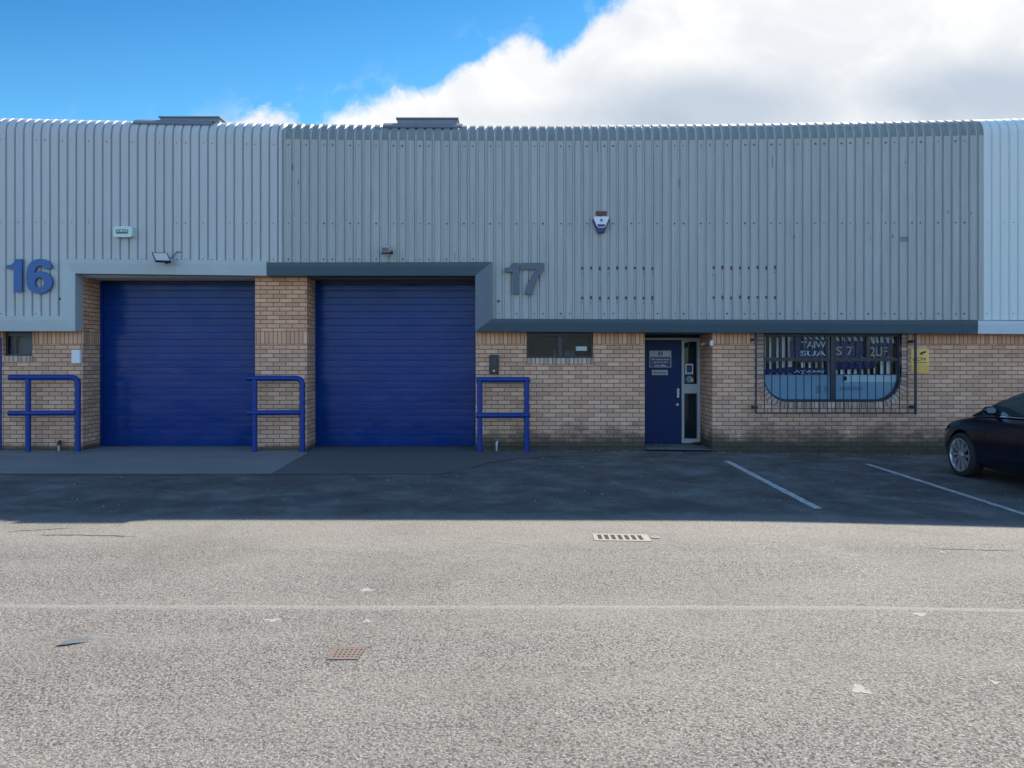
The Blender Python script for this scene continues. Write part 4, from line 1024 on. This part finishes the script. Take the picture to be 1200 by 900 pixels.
# greenhouse
tz = [(1.0,.90),(1.25,1.035),(1.5,1.155),(1.75,1.26),(2.0,1.345),(2.25,1.405),(2.5,1.43),(2.8,1.432),(3.2,1.41),(3.6,1.35),(3.85,1.27),(4.05,1.14),(4.22,.97)]
rows = []
for t in [1.0+.08*k for k in range(41)]:
    zt_ = interp(tz,t); zb_ = min(interp(tt,t)-.01, zt_-.002); wb_ = interp(tw,t)*.905; f = (zt_-zb_)/.52
    wt_ = wb_-.25*max(0,min(1,f)); wtop = wt_
    half = [(wb_,zb_),(wb_-(wb_-wt_)*.28,zb_+(zt_-zb_)*.34),(wb_-(wb_-wt_)*.62,zb_+(zt_-zb_)*.70),(wt_,zb_+(zt_-zb_)*.90),(wt_-.06,zb_+(zt_-zb_)*.975),(wt_*.6,zt_+.01),(0,zt_+.016)]
    rows.append([(x,ycar(t),z) for x,z in half]+[(-x,ycar(t),z) for x,z in reversed(half[:-1])])
q = MB(); q.grid(rows, 0, False); q.build('roof', M['carpaint'], car, smooth=True, angle=60)
def side_pt(t, f, sx, off=.004):
    zt_ = interp(tz,t); zb_ = min(interp(tt,t)-.01, zt_-.002); wb_ = interp(tw,t)*.905; ff = (zt_-zb_)/.52; wt_ = wb_-.25*max(0,min(1,ff))
    pts = [(wb_,zb_),(wb_-(wb_-wt_)*.28,zb_+(zt_-zb_)*.34),(wb_-(wb_-wt_)*.62,zb_+(zt_-zb_)*.70),(wt_,zb_+(zt_-zb_)*.90)]
    fr = [0,.34,.70,.90]
    for i in range(3):
        if f <= fr[i+1]:
            k = (f-fr[i])/(fr[i+1]-fr[i]); x = pts[i][0]+(pts[i+1][0]-pts[i][0])*k; z = pts[i][1]+(pts[i+1][1]-pts[i][1])*k; break
    return (sx*(x+off), ycar(t), z)
for sx in (-1, 1):
    for t0_, t1_ in ((1.50,2.52),(2.62,3.45),(3.52,3.86)):
        q = MB(); n = 10; rows = []
        for fi in range(5):
            r = []
            for k in range(n+1):
                t = t0_+(t1_-t0_)*k/n
                lowf = .07; top = .86 if t > 1.9 else .80
                f = lowf+(top-lowf)*fi/4
                r.append(side_pt(t, f, sx))
            rows.append(r)
        q.grid(rows); q.build('side_window', M['carglass'], car, smooth=True)
    q = MB(); q.tube([side_pt(1.12+.1*k, .02, sx, .008) for k in range(28)], .009, 6); q.build('chrome_strip', M['chrome'], car, smooth=True)
    mp = side_pt(1.50, .10, sx)
    q = MB(); rws = []
    for k in range(9):
        a = math.pi*k/8; rr = math.sin(a); xx = -.02+.18*k/8
        rws.append([(sx*(abs(mp[0])+xx), mp[1]+.01+.06*max(.12,rr**.5)*math.cos(b_), mp[2]+.065+.055*max(.12,rr**.5)*math.sin(b_)) for b_ in (2*math.pi*j/12 for j in range(12))])
    q.grid(rws, 0, True, True); mi = q.build('door_mirror', M['carpaint'], car, smooth=True); mi['_w'] = (0,0,0)
    q = MB(); q.prism(rrect(abs(mp[0])+.02, abs(mp[0])+.14, mp[2]+.03, mp[2]+.10, .03), lambda u,v,d: (sx*u, d, v), mp[1]-.057, mp[1]-.051, 0); q.build('mirror_glass', M['chrome'], mi)
    q = MB(); q.tube([(sx*(abs(mp[0])+.02),mp[1]+.03,mp[2]+.02),(sx*(abs(mp[0])+.13),mp[1]+.03,mp[2]+.015)], .009, 6); q.build('mirror_trim', M['chrome'], mi)
    for td in (2.38, 3.30):
        q = MB(); xx = .893*.985; q.tube([(sx*(xx-.01),ycar(td-.10),.80),(sx*(xx+.022),ycar(td-.08),.80),(sx*(xx+.022),ycar(td+.06),.80),(sx*(xx-.01),ycar(td+.08),.80)], .012, 8); q.build('door_handle', M['carpaint'], car, smooth=True)
    for td in (1.42, 2.56, 3.32):
        q = MB(); q.grid([[(sx*(.895*fx+.0012),ycar(td+dd_),z) for dd_ in (-.003,.003)] for fx, z in ((.972,.27),(.987,.41),(1.0,.57),(.994,.70),(.977,.78),(.95,.86))]); q.build('door_seam', M['black'], car)
    # headlight and tail light
    q = MB(); rr = []
    for k in range(6):
        t = .10+.36*k/5; w_ = interp(tw,t); zt_ = interp(tt,t); hh = .075-.03*k/5
        rr.append([(sx*(w_*.90+.004),ycar(t)+.004,zt_-.045),(sx*(w_*.955+.006),ycar(t)+.003,zt_-.045-hh*.5),(sx*(w_*.985+.004),ycar(t)+.002,zt_-.05-hh)])
    q.grid(rr); q.build('headlight', M['lens'], car, smooth=True)
    q = MB(); rr = []
    for k in range(5):
        t = 4.05+.22*k/4; w_ = interp(tw,t); zt_ = interp(tt,t)
        rr.append([(sx*(w_*.965+.006),ycar(t),zt_-.06),(sx*(w_*.995+.006),ycar(t),zt_-.14),(sx*(w_*.998+.006),ycar(t),zt_-.24)])
    q.grid(rr); q.build('tail_light', M['redlens'], car, smooth=True)
q = MB(); rr = []
for k in range(9):
    t = 1.16+.80*k/8; zt_ = interp(tz,t)+.014; wb_ = interp(tw,t)*.905; f = (interp(tz,t)-min(interp(tt,t)-.01,interp(tz,t)-.002))/.52; wt_ = (wb_-.25*max(0,min(1,f)))*.86
    rr.append([(-wt_,ycar(t),zt_-.012),(-wt_*.5,ycar(t)+.004,zt_+.006),(0,ycar(t)+.004,zt_+.01),(wt_*.5,ycar(t)+.004,zt_+.006),(wt_,ycar(t),zt_-.012)])
q.grid(rr); q.build('windscreen', M['carglass'], car, smooth=True)
q = MB(); rr = []
for k in range(6):
    t = 3.72+.38*k/5; zt_ = interp(tz,t)+.016; wt_ = .52
    rr.append([(-wt_,ycar(t)-.004,zt_-.01),(0,ycar(t)-.006,zt_+.006),(wt_,ycar(t)-.004,zt_-.01)])
q.grid(rr); q.build('rear_window', M['carglass'], car, smooth=True)
q = MB(); q.box(-.40,.40,2.165,2.18,.42,.52); q.build('grille', M['black'], car, bevel=.01)
q = MB(); q.box(-.26,.26,-2.19,-2.182,.55,.66); q.build('number_plate', M['plate'], car)
q = MB(); q.box(-.58,.58,-1.9,1.9,.15,.25); q.build('underbody', M['black'], car)
def wheel(t, sx):
    c = Vector((sx*.80, ycar(t), WR)); q = MB(); n = 36
    prof = [(-.095,.235),(-.10,.27),(-.085,.305),(-.05,.317),(.05,.317),(.085,.305),(.10,.27),(.095,.235)]
    q.grid([[(c.x+sx*px_, c.y+rr_*math.cos(2*math.pi*k/n), c.z+rr_*math.sin(2*math.pi*k/n)) for px_, rr_ in prof] for k in range(n+1)]); 
    wl = q.build('wheel', M['tyre'], car, smooth=True, angle=50); wl['_w'] = (0,0,0)
    q = MB(); prof = [(.085,.240),(.099,.238),(.100,.226),(.075,.216),(-.08,.212)]
    q.grid([[(c.x+sx*px_, c.y+rr_*math.cos(2*math.pi*k/n), c.z+rr_*math.sin(2*math.pi*k/n)) for px_, rr_ in prof] for k in range(n+1)])
    for k in range(10):
        a = 2*math.pi*k/10
        for da in (-.055,.055):
            a1, a2 = a+da*.4, a+da*1.5
            pts = []
            for rr_, aa, xx, hw in ((.035,a1,.078,.014),(.13,(a1+a2)/2,.086,.013),(.222,a2,.094,.016)):
                d_ = Vector((0,math.cos(aa),math.sin(aa))); tn = Vector((0,-math.sin(aa),math.cos(aa))); ctr = c+d_*rr_+Vector((sx*xx,0,0))
                pts.append([tuple(ctr-tn*hw-Vector((sx*.03,0,0))), tuple(ctr-tn*hw*.7), tuple(ctr+tn*hw*.7), tuple(ctr+tn*hw-Vector((sx*.03,0,0)))])
            q.grid(pts)
    q.grid([[(c.x+sx*px_, c.y+rr_*math.cos(2*math.pi*k/16), c.z+rr_*math.sin(2*math.pi*k/16)) for px_, rr_ in ((.05,.05),(.088,.045),(.094,.03),(.094,.0))] for k in range(17)])
    q.build('rim', M['alloy'], wl, smooth=True, angle=35)
    q = MB(); q.grid([[(c.x+sx*px_, c.y+rr_*math.cos(2*math.pi*k/24), c.z+rr_*math.sin(2*math.pi*k/24)) for px_, rr_ in ((.0,.212),(.0,.15),(.02,.14),(.02,.0))] for k in range(25)]); q.build('brake_disc', M['tyre'], wl, smooth=True)
for t in axles:
    for sx in (-1, 1): wheel(t, sx)

# ------------------------------------------------------------------ world
w = bpy.data.worlds.new('World'); sc.world = w; w.use_nodes = True; wt = w.node_tree; N = wt.nodes; L = wt.links
bg = N['Background']; EXP = 1.15
class WN(NT):
    def __init__(s): s.t = wt; s.n = N; s.l = L
wn = WN()
sky = N.new('ShaderNodeTexSky'); sky.sky_type = 'NISHITA'; sky.sun_disc = False; sky.sun_elevation = R(SUN_EL); sky.sun_rotation = R(SUN_AZ)
sky.air_density = 1.0; sky.dust_density = .25; sky.ozone_density = 2.5; sky.altitude = 60
gen = wn.coord('Generated'); sp = N.new('ShaderNodeSeparateXYZ'); L.new(gen, sp.inputs[0])
ysafe = wn.math('MAXIMUM', sp.outputs[1], .02)
u_ = wn.math('DIVIDE', sp.outputs[0], ysafe); v_ = wn.math('DIVIDE', sp.outputs[2], ysafe)
tab = [(150,165),(262,150),(285,139),(300,130),(322,124),(345,133),(362,146),(376,140),(392,127),(430,119),(455,112),(480,103),(520,92),(540,78),(560,68),(580,55),(605,44),(622,44),(640,54),(655,58),(672,46),(690,24),(712,6),(760,-25),(860,-110),(1000,-230),(1300,-400)]
fc = N.new('ShaderNodeFloatCurve'); cm = fc.mapping; cv_ = cm.curves[0]; cm.use_clip = False
U0, U1 = -.8, .9; V0, V1 = 0., 1.2
def cu(px): return ((px-600)/F-U0)/(U1-U0)
def cvv(py): return ((CY-py)/F-V0)/(V1-V0)
pts = [(0, cvv(180))]+[(cu(a), cvv(b_)) for a,b_ in tab]+[(1, cvv(-420))]
while len(cv_.points) < len(pts): cv_.points.new(.5,.5)
for p, (a,b_) in zip(cv_.points, pts): p.location = (a, b_); p.handle_type = 'AUTO_CLAMPED'
cm.update()
L.new(wn.math('DIVIDE', wn.math('SUBTRACT', u_, U0), U1-U0), fc.inputs['Value']); fc.inputs['Factor'].default_value = 1
gl = wn.math('ADD', wn.math('MULTIPLY', fc.outputs[0], V1-V0), V0)
cb = N.new('ShaderNodeCombineXYZ'); L.new(u_, cb.inputs[0]); L.new(v_, cb.inputs[1])
n1 = wn.noise(cb.outputs[0], 11, 12, .62, .4); n2 = wn.noise(cb.outputs[0], 5, 9, .6, .3); n3 = wn.noise(wn.mapping(cb.outputs[0], (1,1.4,1)), 6, 10, .6, .5); n5 = wn.noise(wn.mapping(cb.outputs[0], (1,1,1), (3.1,1.7,0)), 26, 9, .62, .3)
dd_ = wn.math('ADD', wn.math('ADD', wn.math('SUBTRACT', gl, v_), wn.math('MULTIPLY', wn.math('SUBTRACT', n1, .5), .085)), wn.math('MULTIPLY', wn.math('SUBTRACT', n5, .5), .045))
mask = N.new('ShaderNodeMapRange'); mask.interpolation_type = 'SMOOTHSTEP'; mask.inputs['From Min'].default_value = -.010; mask.inputs['From Max'].default_value = .022; L.new(dd_, mask.inputs['Value'])
front = N.new('ShaderNodeMapRange'); front.inputs['From Min'].default_value = .05; front.inputs['From Max'].default_value = .25; L.new(sp.outputs[1], front.inputs['Value'])
# wisps
wisp = wn.math('MULTIPLY', wn.ramp(n1, [(.5,0),(.72,1)]), wn.ramp(wn.math('SUBTRACT', wn.math('ADD', gl, .06), v_), [(0,0),(.06,1)]))
mk = wn.math('MULTIPLY', wn.math('MAXIMUM', mask.outputs[0], wn.math('MULTIPLY', wisp, .45)), front.outputs[0])
# grey undersides: two soft regions
def lobe(px, py, rx, ry):
    a = wn.math('DIVIDE', wn.math('SUBTRACT', u_, (px-600)/F), rx/F); b_ = wn.math('DIVIDE', wn.math('SUBTRACT', v_, (CY-py)/F), ry/F)
    d = wn.math('SQRT', wn.math('ADD', wn.math('MULTIPLY', a, a), wn.math('MULTIPLY', b_, b_)))
    r = N.new('ShaderNodeMapRange'); r.interpolation_type = 'SMOOTHSTEP'; r.inputs['From Min'].default_value = 1.15; r.inputs['From Max'].default_value = .15
    L.new(wn.math('ADD', d, wn.math('MULTIPLY', wn.math('SUBTRACT', n2, .5), .9)), r.inputs['Value']); return r.outputs[0]
gsh = wn.math('ADD', wn.math('ADD', wn.math('MULTIPLY', lobe(850,128,230,66), .85), wn.math('MULTIPLY', lobe(1190,112,210,70), .95)), wn.math('MULTIPLY', lobe(640,140,170,26), .3))
gsh = wn.math('MULTIPLY', wn.math('MINIMUM', gsh, 1), wn.ramp(n3, [(.25,.7),(.6,1)]))
k = .5**EXP
cw = wn.mix(wn.ramp(n3, [(.35,0),(.6,1)]), (.86*k,.89*k,.93*k), (1.03*k,1.03*k,1.03*k)); cg = (.44*k,.54*k,.68*k)
cc = wn.mix(wn.math('MULTIPLY', gsh, .9), cw, cg)
tint = wn.mix(front.outputs[0], (.100*1.50,.100*1.66,.100*1.70), wn.mix(wn.ramp(v_, [(.30,1),(.52,0)]), (.100*.135,.100*.455,.100*.635), (.100*.30,.100*.66,.100*.76)))
skc = wn.mix(1, sky.outputs[0], tint, 'MULTIPLY')
low = wn.math('MULTIPLY', wn.ramp(sp.outputs[2], [(.0,1),(.30,0)]), wn.math('SUBTRACT', 1, front.outputs[0]))
skc = wn.mix(wn.math('MULTIPLY', low, .75), skc, (.36,.43,.48))
fin = wn.mix(mk, skc, cc); L.new(fin, bg.inputs['Color']); bg.inputs['Strength'].default_value = 1.0

# ------------------------------------------------------------------ sun
sd = bpy.data.lights.new('sun', 'SUN'); so_ = bpy.data.objects.new('sun', sd); col.objects.link(so_)
sd.energy = 4.8; sd.angle = R(.5); sd.color = (1,.92,.785)
to_sun = Vector((math.sin(R(SUN_AZ))*math.cos(R(SUN_EL)), math.cos(R(SUN_AZ))*math.cos(R(SUN_EL)), math.sin(R(SUN_EL))))
so_.rotation_euler = to_sun.to_track_quat('Z', 'Y').to_euler()

# ------------------------------------------------------------------ camera
cd = bpy.data.cameras.new('camera'); cam = bpy.data.objects.new('camera', cd); col.objects.link(cam)
cam.location = (0,-D,H); cam.rotation_euler = (R(90),0,0); cd.sensor_width = 36; cd.lens = F/1200*36
cd.shift_y = -(450-CY)/1200; cd.clip_end = 2000; sc.camera = cam
sc.view_settings.view_transform = 'Standard'; sc.view_settings.look = 'None'; sc.view_settings.exposure = EXP; sc.view_settings.gamma = 1
sc.view_settings.use_curve_mapping = False
sc.render.engine = 'CYCLES'
for o in bpy.data.objects:
    if '_w' in o: del o['_w']
